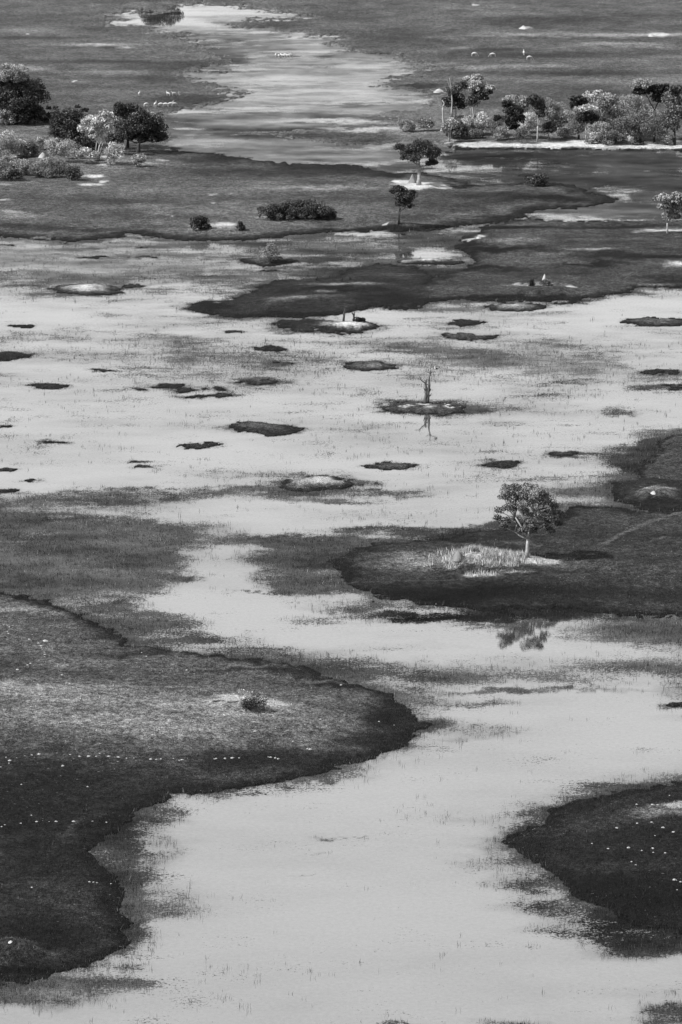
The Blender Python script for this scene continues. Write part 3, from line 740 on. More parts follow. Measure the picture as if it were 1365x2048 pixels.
def woody(name, cat, label, base, crowns, leaf='mid', bark='dark', fork=None, tr=.2, group=None,
          dens=1.0, lsize=None, subs=None, lean=0.0, stems=1, crown_name=None, tops=None, subr=.5):
    """base: photo point where it stands; crowns: (x, y, rx, ry) of each leafy mass in photo units,
    rebuilt as real volumes about the stem"""
    X, Y, Z = place(*base)
    mpp = Y / (FPX * CA)
    root = empty(name, (X, Y, Z), 0)
    tag(root, label, cat, group)
    far = Y > 560
    ls = lsize or (.42 if far else .26)
    lv = MB(); lv2 = MB(); wd = MB()
    centres = []
    if fork is None:
        crowns = [(c_[0], c_[1] + c_[3] * .12, c_[2] * 1.12, c_[3] * 1.15) + tuple(c_[4:]) for c_ in crowns]
    xs_ = [c_[0] - c_[2] for c_ in crowns] + [c_[0] + c_[2] for c_ in crowns]
    mx_, hw_ = (max(xs_) + min(xs_)) / 2, (max(xs_) - min(xs_)) / 2
    for ci, cr in enumerate(crowns):
        cx, cy, rx, ry = cr[:4]
        key2 = len(cr) > 4
        if len(crowns) > 1:
            dep = RNG.uniform(-1, 1) * mpp * .5 * (hw_ * math.sqrt(max(0, 1 - ((cx - mx_) / hw_) ** 2)) if fork is not None else rx)
        else:
            dep = 0.0
        wx_, wz = at_Y(cx, cy, Y + dep)
        wx_ -= X; wz = max(wz - Z, ry * mpp * .7)
        rx_m, rz_m = rx * mpp * 1.14, ry * mpp * 1.2
        s0 = max(.34, min(rx_m, rz_m) * subr)
        ns = subs or int(np.clip(1.5 * rx_m * rx_m * rz_m / s0 ** 3, 5, 40))
        sel = []
        for _ in range(ns):
            d = RNG.normal(size=3); d /= np.linalg.norm(d)
            if d[2] < -.75: d[2] *= -1
            q = RNG.uniform(.35, .95)
            c = np.array([wx_ + d[0] * rx_m * q, dep + d[1] * rx_m * .8 * q, wz + d[2] * rz_m * q])
            sr = s0 * RNG.uniform(.75, 1.3)
            if c[2] - sr * .8 < .05: c[2] = sr * .8 + .05
            n = int(np.clip(22 * (sr / ls) ** 2 * dens, 36, 620))
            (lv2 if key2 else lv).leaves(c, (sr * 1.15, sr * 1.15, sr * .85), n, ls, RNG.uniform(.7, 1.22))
            sel.append(c)
        centres.append((np.array([wx_, dep, wz - rz_m * .45]), sel))
    # stem and limbs
    if fork is not None:
        fx, fz = at_Y(fork[0], fork[1], Y)
        F0 = np.array([fx - X, 0, max(fz - Z, .3)])
        wd.tube([(0, 0, -.3), (F0[0] * .15 + tr * .2, .03, F0[2] * .35), (F0[0] * .55, -.05, F0[2] * .7), F0], [tr * 1.5, tr, tr * .9, tr * .8], 8)
        if stems > 1:
            for k_ in range(stems - 1):
                a = RNG.uniform(-1, 1, 2) * tr * 3
                wd.tube([(a[0], a[1], -.3), (a[0] * 1.2, a[1], F0[2] * .6), F0 + np.array([a[0] * 1.6, a[1], F0[2] * .3])], [tr * .7, tr * .5, tr * .35], 6)
    else:
        F0 = np.array([0, 0, .05])
    r0 = tr * .5 if fork is not None else .05
    # a few main boughs, each serving the nearest leafy masses
    nb = min(len(centres), 5 if len(centres) > 6 else 3)
    hubs = np.array([h_[0] for h_ in centres])
    seeds = [hubs[np.argmax(hubs[:, 2])]]
    while len(seeds) < nb:
        dd = np.min([np.linalg.norm(hubs - q_, axis=1) for q_ in seeds], axis=0)
        seeds.append(hubs[int(np.argmax(dd))])
    boughs = []
    for q_ in seeds:
        e = F0 + (q_ - F0) * .55; k1 = F0 + (e - F0) * .5 + RNG.normal(size=3) * .18 + np.array([0, 0, .1])
        wd.tube([F0, k1, e], [r0 * 1.1, r0 * .9, r0 * .65], 6)
        boughs.append((k1, e))
    for hub, sel in centres:
        k_ = int(np.argmin([np.linalg.norm(hub - b_[1]) for b_ in boughs]))
        st = boughs[k_][1] if np.linalg.norm(hub - boughs[k_][1]) < np.linalg.norm(hub - boughs[k_][0]) else boughs[k_][0]
        bend = st * .5 + hub * .5 + RNG.normal(size=3) * .15 * min(1, np.linalg.norm(hub - st))
        wd.tube([st, bend, hub], [r0 * .55, r0 * .45, r0 * .3], 5)
        for c in sel[:7]:
            m_ = hub * .5 + c * .5 + RNG.normal(size=3) * .1
            wd.tube([hub, m_, c], [r0 * .3, r0 * .22, r0 * .1], 4)
    is_tree = fork is not None
    wd.build('trunk' if is_tree else 'stems', M_PALEBARK if bark == 'pale' else M_BARK, root, True)
    lv_name = crown_name or ('crown' if is_tree else 'foliage')
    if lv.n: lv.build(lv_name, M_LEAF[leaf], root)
    if lv2.n: lv2.build('painted_top_crown', M_LEAF[tops or 'pale'], root)  # crown tops in another leaf grey; some paler ones carry painted-in sunlight
    return root


def woody_list(rows):
    for r in rows:
        woody(**r)


def D(**k_): return k_


# the lone tree near the water
ZT = lambda x, y, rx, ry: (980 + x / 3.545, 880 + y / 3.545, rx / 3.545, ry / 3.545)
lone = [ZT(*c) for c in [(125, 368, 52, 42), (205, 350, 58, 34), (275, 345, 56, 32), (348, 352, 44, 32), (105, 405, 40, 28),
        (185, 410, 58, 34), (255, 400, 56, 36), (325, 402, 48, 36), (402, 402, 46, 30), (432, 450, 42, 30), (476, 470, 32, 30),
        (482, 520, 38, 20), (512, 542, 34, 15), (62, 494, 28, 14), (112, 480, 42, 16), (170, 482, 36, 20), (232, 470, 46, 24),
        (392, 505, 42, 24), (452, 552, 38, 16), (500, 588, 25, 9), (60, 555, 28, 13), (112, 568, 42, 18), (172, 560, 40, 18),
        (98, 606, 16, 7), (282, 592, 42, 22), (242, 612, 36, 22), (292, 640, 46, 26), (240, 642, 30, 18), (330, 622, 22, 14),
        (400, 568, 28, 15), (412, 630, 32, 12), (380, 602, 20, 12), (436, 648, 12, 8), (345, 452, 46, 28), (290, 452, 38, 24)]]
lone += [(1060 + x, 1022 + y, 13, 9) for x, y in [(-30, -18), (-6, -28), (20, -20), (38, 6), (-12, 4), (14, 10), (0, 26)]]
woody('lone_tree', 'tree', 'leafy round-crowned tree standing alone on the pale grassy mound, with its dark shadow beside it',
      (1054, 1117), lone, 'mid', 'pale', fork=(1057, 1078), tr=.24, dens=.85, lsize=.21, subs=7, subr=.6)

woody_list([
    D(name='broad_tree', cat='tree', label='dark broad tree with a thick mottled trunk on the bright bare sand islet', base=(838, 371),
      crowns=[(841, 291, 19, 9), (826, 306, 18, 12), (852, 303, 18, 12), (873, 306, 14, 11), (800, 295, 11, 6), (864, 325, 11, 6), (829, 317, 15, 6), (811, 314, 9, 6)],
      leaf='dark', bark='pale', fork=(840, 334), tr=.40, dens=.8, lsize=.3),
    D(name='slender_tree', cat='tree', label='slender dark tree with several thin stems on a low mound by the channel', base=(798, 448),
      crowns=[(797, 379, 13, 6), (805, 394, 16, 8), (823, 388, 11, 7), (817, 407, 10, 8), (799, 406, 8, 7), (785, 382, 6, 5)],
      leaf='dark', bark='dark', fork=(800, 424), tr=.17, dens=.7, stems=3),
    D(name='pale_tree', cat='tree', label='pale-leaved thin-trunked tree at the right edge above a strip of white ground', base=(1335, 467),
      crowns=[(1326, 396, 21, 6), (1356, 396, 18, 8), (1326, 412, 9, 5), (1356, 418, 14, 8), (1345, 432, 17, 7), (1374, 410, 18, 14), (1345, 407, 13, 7)],
      leaf='grey', bark='pale', fork=(1335, 446), tr=.16, dens=.7),
    D(name='great_tree', cat='tree', label='great dark tree with pale sunlit top, cut by the left edge of the photo', base=(24, 240),
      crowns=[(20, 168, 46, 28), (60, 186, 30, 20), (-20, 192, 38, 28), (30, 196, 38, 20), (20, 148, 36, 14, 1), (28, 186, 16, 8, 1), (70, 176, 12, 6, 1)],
      leaf='dark', bark='dark', fork=(24, 214), tr=.45, tops='grey'),
    D(name='thicket', cat='bush', label='wide dark thicket spreading beneath the great tree at the left edge', base=(42, 246),
      crowns=[(20, 226, 26, 14), (52, 224, 26, 14), (78, 232, 16, 9), (100, 234, 14, 6)], leaf='deep'),
    D(name='bush', cat='bush', label='light grey bush in front of the thicket at the extreme left edge', base=(8, 249), crowns=[(8, 234, 16, 12)], leaf='grey'),
    D(name='bush', cat='bush', label='small round grey bush just below the dark thicket under the great tree', base=(52, 246), crowns=[(52, 240, 9, 5)], leaf='grey'),
    D(name='dark_tree', cat='tree', label='dark bushy tree immediately left of the white-crowned tree', base=(138, 292),
      crowns=[(120, 242, 19, 15), (146, 240, 20, 18), (136, 264, 28, 16), (112, 264, 13, 10)], leaf='dark', bark='pale', fork=(140, 276), tr=.2),
    D(name='white_crowned_tree', cat='tree', label='tree with a brilliant white crown and forked pale trunks among dark trees', base=(197, 310),
      crowns=[(185, 243, 18, 10), (210, 233, 15, 9), (176, 258, 15, 11), (205, 250, 17, 10), (195, 268, 15, 8), (218, 262, 10, 9)],
      leaf='white', bark='pale', fork=(200, 290), tr=.2, stems=3, dens=.8),
    D(name='low_tree', cat='tree', label='mid-grey tree filling the gap between the white-crowned tree and the big round dark tree', base=(236, 299),
      crowns=[(234, 260, 17, 20), (218, 278, 13, 11)], leaf='mid', bark='dark', fork=(236, 284), tr=.16),
    D(name='dark_tree', cat='tree', label='very dark tree rising behind the big round dark tree of the left grove', base=(256, 296),
      crowns=[(256, 222, 29, 12), (240, 240, 19, 16)], leaf='deep', bark='dark', fork=(256, 262), tr=.3),
    D(name='round_dark_tree', cat='tree', label='big round dark tree at the right end of the left grove, shading the ground', base=(277, 306),
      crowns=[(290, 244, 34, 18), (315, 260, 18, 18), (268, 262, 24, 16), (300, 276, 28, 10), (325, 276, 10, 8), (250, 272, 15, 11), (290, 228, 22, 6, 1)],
      leaf='dark', bark='dark', fork=(278, 286), tr=.4, tops='grey'),
    D(name='bush', cat='bush', label='dense dark bush between the trunks left of the white-crowned tree', base=(168, 303), crowns=[(168, 290, 24, 11)], leaf='deep'),
])
G1 = 'pale bushes around the left grove'
for (bx_, by_, cx_, cy_, rx_, ry_, key, lab) in [
    (15, 318, 14, 292, 22, 18, 'grey', 'tall wispy grey bush nearest the left edge of the grove'),
    (38, 312, 38, 291, 16, 14, 'pale', 'pale bush second from the left edge in front of the dark grove'),
    (62, 314, 62, 300, 17, 11, 'mid', 'medium grey bush left of the small white termite dome'),
    (90, 300, 92, 286, 18, 8, 'grey', 'low wide grey bush behind the small white termite dome'),
    (118, 326, 116, 297, 19, 15, 'pale', 'pale domed bush right of the small white termite dome'),
    (142, 318, 143, 301, 12, 11, 'grey', 'upright grey bush under the dark tree left of the white crown'),
    (176, 328, 171, 308, 15, 11, 'pale', 'pale bush with open stems just left of the forked white trunks'),
    (192, 322, 192, 312, 9, 7, 'grey', 'little grey bush at the foot of the forked white trunks'),
    (226, 329, 228, 306, 18, 13, 'pale', 'pale round bush just right of the forked white trunks'),
    (281, 334, 281, 319, 13, 9, 'grey', 'lone grey bush in front of the big round dark tree'),
    (20, 334, 20, 326, 19, 9, 'grey', 'spreading grey bush in the middle row at the left edge'),
    (92, 334, 94, 325, 14, 8, 'grey', 'small grey bush in the middle row below the white termite dome'),
    (8, 360, 8, 343, 15, 14, 'mid', 'dark-based bush at the lower left corner of the bush row'),
    (30, 362, 29, 350, 13, 9, 'dark', 'darkest low bush at the front of the lower bush row'),
    (52, 350, 51, 336, 17, 12, 'grey', 'feathery grey bush in the lower row above the sand patch'),
    (80, 354, 80, 341, 15, 11, 'mid', 'medium grey bush in the lower row behind the small sand patch'),
    (110, 355, 112, 337, 21, 14, 'mid', 'broad medium grey bush in the lower row, right of the sand patch'),
    (147, 361, 145, 346, 14, 11, 'dark', 'dark bush ending the lower row on the right'),
]:
    woody('bush', 'bush', lab, (bx_, by_), [(cx_, cy_, rx_, ry_)], key, group=G1, dens=.8, lsize=.29)

Z6 = lambda x, y: (760 + x / 4.55, 130 + y / 4.55)
woody_list([
    D(name='thin_tree', cat='tree', label='thin tall tree with dark flat crown and white trunks, left end of right grove', base=(911, 236),
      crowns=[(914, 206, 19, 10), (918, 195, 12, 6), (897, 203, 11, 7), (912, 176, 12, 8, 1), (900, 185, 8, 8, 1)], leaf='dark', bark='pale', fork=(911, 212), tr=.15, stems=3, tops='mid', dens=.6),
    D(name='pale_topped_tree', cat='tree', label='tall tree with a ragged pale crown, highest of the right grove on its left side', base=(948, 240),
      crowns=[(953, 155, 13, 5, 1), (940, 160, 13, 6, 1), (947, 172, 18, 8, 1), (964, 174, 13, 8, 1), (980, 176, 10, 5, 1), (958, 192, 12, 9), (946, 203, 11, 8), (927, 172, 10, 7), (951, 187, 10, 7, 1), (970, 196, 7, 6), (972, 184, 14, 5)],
      leaf='dark', bark='pale', fork=(944, 212), tr=.18, stems=2, tops='pale', dens=.7),
    D(name='sparse_tree', cat='tree', label='sparse grey tree with double white trunks at the left tip of the sandy shore', base=(898, 284),
      crowns=[(902, 246, 13, 12), (893, 256, 8, 8)], leaf='grey', bark='pale', fork=(898, 264), tr=.18, stems=3, dens=.35),
    D(name='bush', cat='bush', label='round near-black bush beside the double white trunks', base=(912, 277), crowns=[(918, 261, 17, 12), (903, 265, 9, 8)], leaf='dark'),
    D(name='dark_tree', cat='tree', label='dark clumpy tree with a curved white trunk, first dark one along the sandy shore', base=(1018, 279),
      crowns=[(1013, 209, 10, 7), (1024, 224, 16, 11), (1039, 222, 8, 10), (1041, 238, 8, 7), (1024, 240, 13, 9), (1026, 253, 11, 7), (995, 236, 6, 5)], leaf='deep', bark='pale', fork=(1014, 262), tr=.17),
    D(name='domed_tree', cat='tree', label='pale grey domed tree directly behind the dark clumpy tree', base=(1034, 256), crowns=[(1030, 200, 23, 9), (1046, 212, 12, 12)], leaf='grey', bark='pale', fork=(1034, 225), tr=.16, dens=.6),
    D(name='branching_tree', cat='tree', label='medium tree with white Y-shaped trunk and dark leaf clumps', base=(1075, 284),
      crowns=[(1072, 200, 15, 7), (1080, 213, 12, 9), (1083, 228, 9, 7), (1061, 205, 7, 6)], leaf='dark', bark='pale', fork=(1076, 252), tr=.17, stems=2),
    D(name='small_dark_tree', cat='tree', label='small egg-shaped dark tree casting a shadow on the sandy shore', base=(1098, 280),
      crowns=[(1096, 257, 11, 11)], leaf='deep', bark='dark', fork=(1098, 273), tr=.14),
    D(name='small_dark_tree', cat='tree', label='smallest flat-topped dark tree right behind the egg-shaped one', base=(1116, 272), crowns=[(1115, 254, 9, 6)], leaf='dark', bark='dark', fork=(1116, 264), tr=.1),
    D(name='dark_tree', cat='tree', label='dark-edged tree at the left shoulder of the dense wood', base=(1158, 278), crowns=[(1155, 197, 16, 5), (1147, 212, 8, 11), (1165, 206, 12, 6)], leaf='dark', bark='dark', fork=(1156, 232), tr=.18),
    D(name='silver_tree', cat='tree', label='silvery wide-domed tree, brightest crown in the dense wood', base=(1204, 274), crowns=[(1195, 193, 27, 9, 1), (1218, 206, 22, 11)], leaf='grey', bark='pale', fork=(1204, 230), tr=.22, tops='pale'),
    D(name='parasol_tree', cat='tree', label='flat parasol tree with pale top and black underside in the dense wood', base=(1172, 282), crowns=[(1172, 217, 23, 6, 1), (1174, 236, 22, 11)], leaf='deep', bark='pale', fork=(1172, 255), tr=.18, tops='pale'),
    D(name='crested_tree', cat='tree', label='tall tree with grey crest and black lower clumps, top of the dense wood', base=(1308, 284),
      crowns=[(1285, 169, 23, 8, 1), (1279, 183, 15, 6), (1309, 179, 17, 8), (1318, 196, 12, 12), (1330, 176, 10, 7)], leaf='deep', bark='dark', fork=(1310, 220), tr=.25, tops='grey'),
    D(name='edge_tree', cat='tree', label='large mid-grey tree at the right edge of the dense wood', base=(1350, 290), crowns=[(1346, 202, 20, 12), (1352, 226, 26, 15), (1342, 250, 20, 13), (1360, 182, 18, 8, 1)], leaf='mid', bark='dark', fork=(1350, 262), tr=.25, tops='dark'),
])
G2 = 'bushes of the right grove'
for (bx_, by_, cr_, key, lab) in [
    (812, 264, [(814, 251, 14, 8)], 'grey', 'solitary grey bush on the pale tongue left of the right grove'),
    (850, 262, [(850, 245, 15, 9)], 'grey', 'grey bush between the solitary bush and the double white trunks'),
    (942, 272, [(942, 250, 18, 13)], 'grey', 'grey bush directly right of the near-black round bush'),
    (966, 270, [(966, 246, 17, 14)], 'pale', 'pale bush below the tall ragged pale crown'),
    (986, 274, [(986, 251, 14, 13)], 'mid', 'medium bush just left of the dark clumpy tree'),
    (950, 277, [(952, 267, 15, 6)], 'mid', 'low dark-footed bush on the sandy shore below the ragged pale crown'),
    (1000, 280, [(1001, 266, 12, 10)], 'grey', 'front grey bush at the foot of the dark clumpy tree'),
    (1046, 287, [(1046, 270, 13, 10)], 'mid', 'bush with thin white stem on the sand between the dark clumpy and Y-trunk trees'),
    (1057, 266, [(1056, 244, 13, 15)], 'pale', 'tall pale bush between the dark clumpy tree and the Y-trunk tree'),
    (1108, 262, [(1106, 216, 17, 13), (1112, 238, 14, 14)], 'grey', 'tall grey bush behind the egg-shaped dark tree'),
    (1124, 276, [(1128, 264, 13, 7)], 'grey', 'low grey bush right of the egg-shaped dark tree'),
    (1136, 262, [(1134, 236, 11, 11)], 'pale', 'light bush at the left foot of the dense wood'),
    (1150, 280, [(1150, 256, 13, 15)], 'mid', 'dark-stemmed bush left of the parasol tree'),
    (1216, 250, [(1216, 226, 24, 16)], 'mid', 'broad bush just under the silvery dome'),
    (1246, 244, [(1246, 212, 22, 15)], 'grey', 'grey bush behind, between silvery dome and grey crest'),
    (1272, 256, [(1272, 214, 20, 17)], 'grey', 'grey bush under the black clumps of the crested tree'),
    (1236, 276, [(1236, 248, 27, 17)], 'mid', 'largest bush in the middle front of the dense wood'),
    (1266, 282, [(1266, 252, 24, 17)], 'mid', 'second large bush in front, right of the largest one'),
    (1198, 284, [(1200, 262, 25, 12)], 'grey', 'wispy grey bush on the sand right of the parasol tree'),
    (1222, 290, [(1222, 276, 22, 9)], 'mid', 'low front bush touching the sandy shore'),
    (1294, 266, [(1292, 242, 18, 15)], 'mid', 'medium bush below the small pale gap bush'),
    (1316, 288, [(1312, 258, 20, 17)], 'mid', 'tall front bush left of the edge tree'),
    (1304, 250, [(1304, 228, 11, 9)], 'pale', 'small pale bush in the gap below the black clumps'),
    (1275, 290, [(1275, 280, 9, 8)], 'deep', 'little black bush at the sandy shore'),
    (1261, 290, [(1262, 279, 8, 5)], 'pale', 'little pale bush left of the black one at the shore'),
    (1335, 290, [(1336, 278, 13, 7)], 'grey', 'low grey bush at the shore near the right edge'),
    (1172, 288, [(1180, 279, 9, 5)], 'grey', 'tiny grey bush on the white sand by the parasol tree'),
]:
    woody('bush', 'bush', lab, (bx_, by_), cr_, key, group=G2, dens=.8, lsize=.29)

woody_list([
    D(name='hedge_thicket', cat='thicket', label='long low dark thicket alone on the middle plain', base=(598, 438),
      crowns=[(545, 424, 24, 11), (575, 420, 26, 13), (610, 418, 26, 14), (640, 422, 24, 12), (660, 429, 13, 7), (560, 431, 34, 6), (600, 431, 34, 6), (640, 432, 30, 5)], leaf='dark', lsize=.26, subr=.4),
    D(name='bush', cat='bush', label='round dark bush at the left end of the small white sand strip', base=(401, 459), crowns=[(400, 447, 15, 10), (415, 453, 6, 4)], leaf='deep', lsize=.3),
    D(name='bush', cat='bush', label='little round dark bush at the right end of the small white sand strip', base=(483, 461), crowns=[(483, 452, 7, 8)], leaf='deep', lsize=.26),
    D(name='bush', cat='bush', label='sparse grey bush on the tiny dark-rimmed ring island', base=(537, 521), crowns=[(538, 504, 17, 13)], leaf='mid', dens=.35, lsize=.26),
    D(name='bush', cat='bush', label='dark bush on the islet just left of the white termite pinnacle', base=(1063, 574), crowns=[(1063, 567, 6, 6)], leaf='deep', lsize=.24),
    D(name='bush', cat='bush', label='low grey bush around the foot of the white termite pinnacle', base=(1092, 573), crowns=[(1094, 566, 11, 6)], leaf='mid', lsize=.24),
    D(name='bush', cat='bush', label='dark spiky bush with a pale top on the bare mound of the near left bank', base=(499, 1421),
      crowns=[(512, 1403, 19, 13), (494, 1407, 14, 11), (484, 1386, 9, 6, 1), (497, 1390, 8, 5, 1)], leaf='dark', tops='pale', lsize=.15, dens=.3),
    D(name='bush', cat='bush', label='hazy dark leaf clump standing in for a tree reflection right of the sand islet', base=(1078, 372), crowns=[(1076, 361, 20, 9)], leaf='dark', dens=.3),  # leaf clump added to give the trees' mirrored blur in the pond
    D(name='far_tree', cat='tree', label='far tree whose dark reflection hangs in the topmost pool, left one', base=(306, -8), crowns=[(300, -44, 20, 14), (315, -34, 16, 10), (292, -34, 14, 10)], leaf='dark', bark='dark', fork=(306, -22), tr=.3, lsize=.5),
    D(name='far_tree', cat='tree', label='far tree whose dark reflection hangs in the topmost pool, right one', base=(340, -8), crowns=[(338, -46, 18, 14), (346, -32, 12, 10)], leaf='dark', bark='dark', fork=(340, -22), tr=.3, lsize=.5),
])
for i_, (x_, y_) in enumerate([(97, 218), (112, 218), (155, 214), (170, 222)]):
    woody('bush', 'bush', ['first', 'second', 'third', 'fourth'][i_] + ' from the left of four tiny dark bushes in line right of the great tree',
          (x_, y_ + 2), [(x_, y_ - 1, 4 if i_ != 3 else 6, 3)], 'deep', group='tiny dark bushes on the plain')


# ------------------------------------------------------------------ dead trees
def snag(name, label, base, paths, mat, group=None, cat='dead tree', conv=None, twigs=0):
    X, Y, Z = place(*base)
    root = empty(name, (X, Y, Z)); tag(root, label, cat, group)
    for nm, path in paths:
        mb = MB(); pts = []; rad = []
        dy = RNG.uniform(-.3, .3) if nm != 'trunk' else 0
        for k_, (x, y, r) in enumerate(path):
            if conv: x, y = conv(x, y)
            wx_, wz = at_Y(x, y, Y)
            pts.append(np.array([wx_ - X, dy * k_ * .6, wz - Z])); rad.append(r)
        P = [pts[0]]; Rr = [rad[0]]
        for a, b, ra, rb in zip(pts[:-1], pts[1:], rad[:-1], rad[1:]):
            P.append((a + b) / 2 + RNG.normal(size=3) * .04); Rr.append((ra + rb) / 2)
            P.append(b); Rr.append(rb)
        Rr = [q_ * 1.75 for q_ in Rr]
        mb.tube(P, Rr, 6)
        for _ in range(twigs):
            k_ = RNG.integers(1, len(P) - 1)
            d = RNG.normal(size=3); d[2] = abs(d[2]) * .6; d /= np.linalg.norm(d)
            L = RNG.uniform(.25, .8)
            mb.tube([P[k_], P[k_] + d * L * .5, P[k_] + d * L + np.array([0, 0, .1])], [Rr[k_] * .4, Rr[k_] * .3, .01], 4)
        mb.build(nm, mat, root, True)
    return root


Z4 = lambda x, y: (640 + x / 3.792, 600 + y / 3.792)
dead = snag('dead_tree', 'tall bare dead tree with forked stems on the small island mirrored in open water', (854, 806),
     [('trunk', [(806, 792, .2), (803, 740, .15), (806, 690, .13), (802, 640, .1), (806, 606, .07)]),
      ('trunk', [(815, 785, .17), (822, 730, .13), (826, 680, .12), (828, 612, .1)]),
      ('branch', [(828, 620, .08), (832, 580, .055), (838, 545, .045), (840, 512, .02)]),
      ('branch', [(836, 560, .04), (852, 543, .035), (866, 545, .03), (878, 543, .025)]),
      ('branch', [(804, 634, .06), (785, 620, .05), (762, 597, .035), (735, 594, .02)]),
      ('branch', [(766, 600, .03), (760, 585, .025), (757, 574, .015)]),
      ('branch', [(836, 556, .03), (822, 548, .02), (806, 541, .012)]),
      ('branch', [(824, 700, .05), (836, 690, .04), (842, 672, .02)]),
      ('branch', [(822, 735, .05), (838, 722, .04), (848, 706, .02)]),
      ('branch', [(803, 690, .05), (794, 675, .04), (786, 660, .02)])], M_DEADWOOD, conv=Z4, twigs=2)
snag('fallen_branch', 'long dark fallen branch arching out over the water left of the dead tree', (822, 812),
     [('limb', [(790, 806, .09), (740, 800, .08), (690, 790, .07), (650, 786, .05), (618, 792, .03)]),
      ('limb', [(735, 802, .07), (690, 812, .06), (640, 822, .05), (590, 834, .03)]),
      ('limb', [(655, 820, .05), (635, 806, .04), (618, 800, .02)])], M_BARK, conv=Z4, cat='fallen branch', twigs=4)
snag('fallen_branch', 'low dark fallen branch lying along the water right of the dead tree', (905, 826),
     [('limb', [(900, 858, .08), (980, 862, .07), (1060, 866, .05), (1165, 872, .03)])], M_BARK, conv=Z4, cat='fallen branch', twigs=5)
snag('snag', 'taller of the two crooked snags on the white-topped islet, left one', (688, 642),
     [('trunk', [(180, 158, .12), (184, 120, .1), (186, 92, .07), (190, 64, .04)]), ('branch', [(185, 105, .06), (196, 88, .04), (200, 76, .02)]), ('branch', [(184, 118, .05), (172, 104, .03)])], M_BARK, group='crooked snags', conv=Z4, twigs=2)
snag('snag', 'crooked forked snag in the middle of the white-topped islet', (708, 643),
     [('trunk', [(256, 164, .13), (260, 130, .1), (256, 112, .07), (244, 92, .04)]), ('branch', [(259, 128, .06), (264, 108, .05), (262, 92, .03)]), ('branch', [(258, 140, .05), (275, 128, .03)])], M_BARK, group='crooked snags', conv=Z4, twigs=2)
woody('bush', 'bush', 'small dark broken bush at the right side of the white-topped islet', (718, 644), [(717, 638, 6, 4), (725, 640, 4, 3)], 'deep', lsize=.22)
snag('stump', 'broken pale stump leaning over the sparse grey tree by the right grove', (888, 262),
     [('trunk', [(588, 590, .16), (580, 520, .14), (576, 450, .13), (574, 385, .12)]), ('branch', [(575, 388, .09), (588, 352, .08), (568, 322, .05)]), ('branch', [(574, 390, .07), (556, 378, .05), (538, 362, .03)])], M_PALEBARK, conv=Z6)
snag('bare_tree', 'bare thin spire tree reaching above the thin tall tree of the right grove', (904, 238),
     [('trunk', [(656, 470, .14), (656, 380, .12), (656, 280, .1), (646, 200, .07), (636, 118, .03)]), ('branch', [(650, 230, .05), (622, 160, .03), (615, 140, .02)]), ('branch', [(640, 270, .05), (560, 240, .04), (500, 235, .03), (455, 222, .02)]), ('branch', [(600, 262, .04), (540, 280, .03), (470, 285, .02)])], M_PALEBARK, conv=Z6, twigs=4)
snag('bare_pole', 'short bare stick standing in the pale grass left of the lone tree', (993, 1100),
     [('trunk', [(993, 1104, .05), (991, 1094, .04), (990, 1085, .025)])], M_DEADWOOD)


# ------------------------------------------------------------------ termite mounds and lumps of earth
def lump_mesh(name, r, h, seed, power=1.0, rings=12, seg=18, rough=.22):
    rg = np.random.default_rng(seed)
    ph = rg.uniform(0, 6.28, 6)
    V = []; 
    for i in range(rings):
        f = i / (rings - 1)
        rr = r * (1 - f ** (1.0 / power)) if power < 1 else r * (1 - f) ** (1 / power)
        for j in range(seg):
            th = 2 * math.pi * j / seg
            w = 1 + rough * (math.sin(2 * th + ph[0] + 3 * f) * .5 + math.sin(3 * th + ph[1] - 4 * f) * .4 + math.sin(7 * th + ph[2] + 9 * f) * .25)
            V.append((rr * w * math.cos(th) + h * .12 * f * math.sin(ph[3]), rr * w * math.sin(th), h * f - .08 + rg.normal() * h * .012))
    F = [(i * seg + j, i * seg + (j + 1) % seg, (i + 1) * seg + (j + 1) % seg, (i + 1) * seg + j) for i in range(rings - 1) for j in range(seg)]
    return mesh_np(name, V, F, None, True)


def mound(label, pos, r, h, seed, power, cat='termite mound', name='termite_mound', group=None, mat=None):
    X, Y, Z = place(*pos)
    me = lump_mesh(name, r, h, seed, power)
    o = put(name, me, None, mat or M_EARTH); o.location = (X, Y, Z - .05)
    tag(o, label, cat, group); return o


mound('pointed grey termite mound at the foot of the dark broad tree on bright sand', (826, 367), .95, 2.0, 1, .8, mat=plain_material('grey_earth', 150, .95, .6, 1.2, .6))
mound('white finger-like termite pinnacle on the low islet right of centre', (1088, 571), .55, 2.1, 2, 1.6)
mound('small sharp termite spire at the left end of the pale mound', (918, 1120), .75, 1.35, 3, .8, mat=bpy.data.materials['grey_earth'])
mound('broad white earth dome behind the spire tree of the right grove', (878, 184), 1.5, 1.0, 4, 1.3)
mound('small white termite dome among the pale bushes of the left grove', (85, 316), 1.0, 1.3, 5, 1.4)
mound('white lump of earth on the dark-edged islet below the slender tree', (957, 478), .7, .45, 6, 1.2)
mound('small white heap on the ring island at the right edge', (1307, 986), .45, .4, 7, 1.6)
mound('faraway dark-sided white mound near the upper right', (1048, 58), 1.4, 1.2, 8, .8)
mound('faraway low white mound close to the upper right edge', (1304, 73), 1.3, .8, 9, 1.4)
mound('white crumbly lump on the bare knoll in the lower left corner', (22, 1890), .34, .26, 10, 1.0)
mound('largest white lump on the grass of the near left bank, above the winding dotted line', (91, 1282), .45, .28, 11, 1.5)
mound('white ridge of earth at the right end of the dead tree island', (897, 811), .7, .35, 13, 1.5)

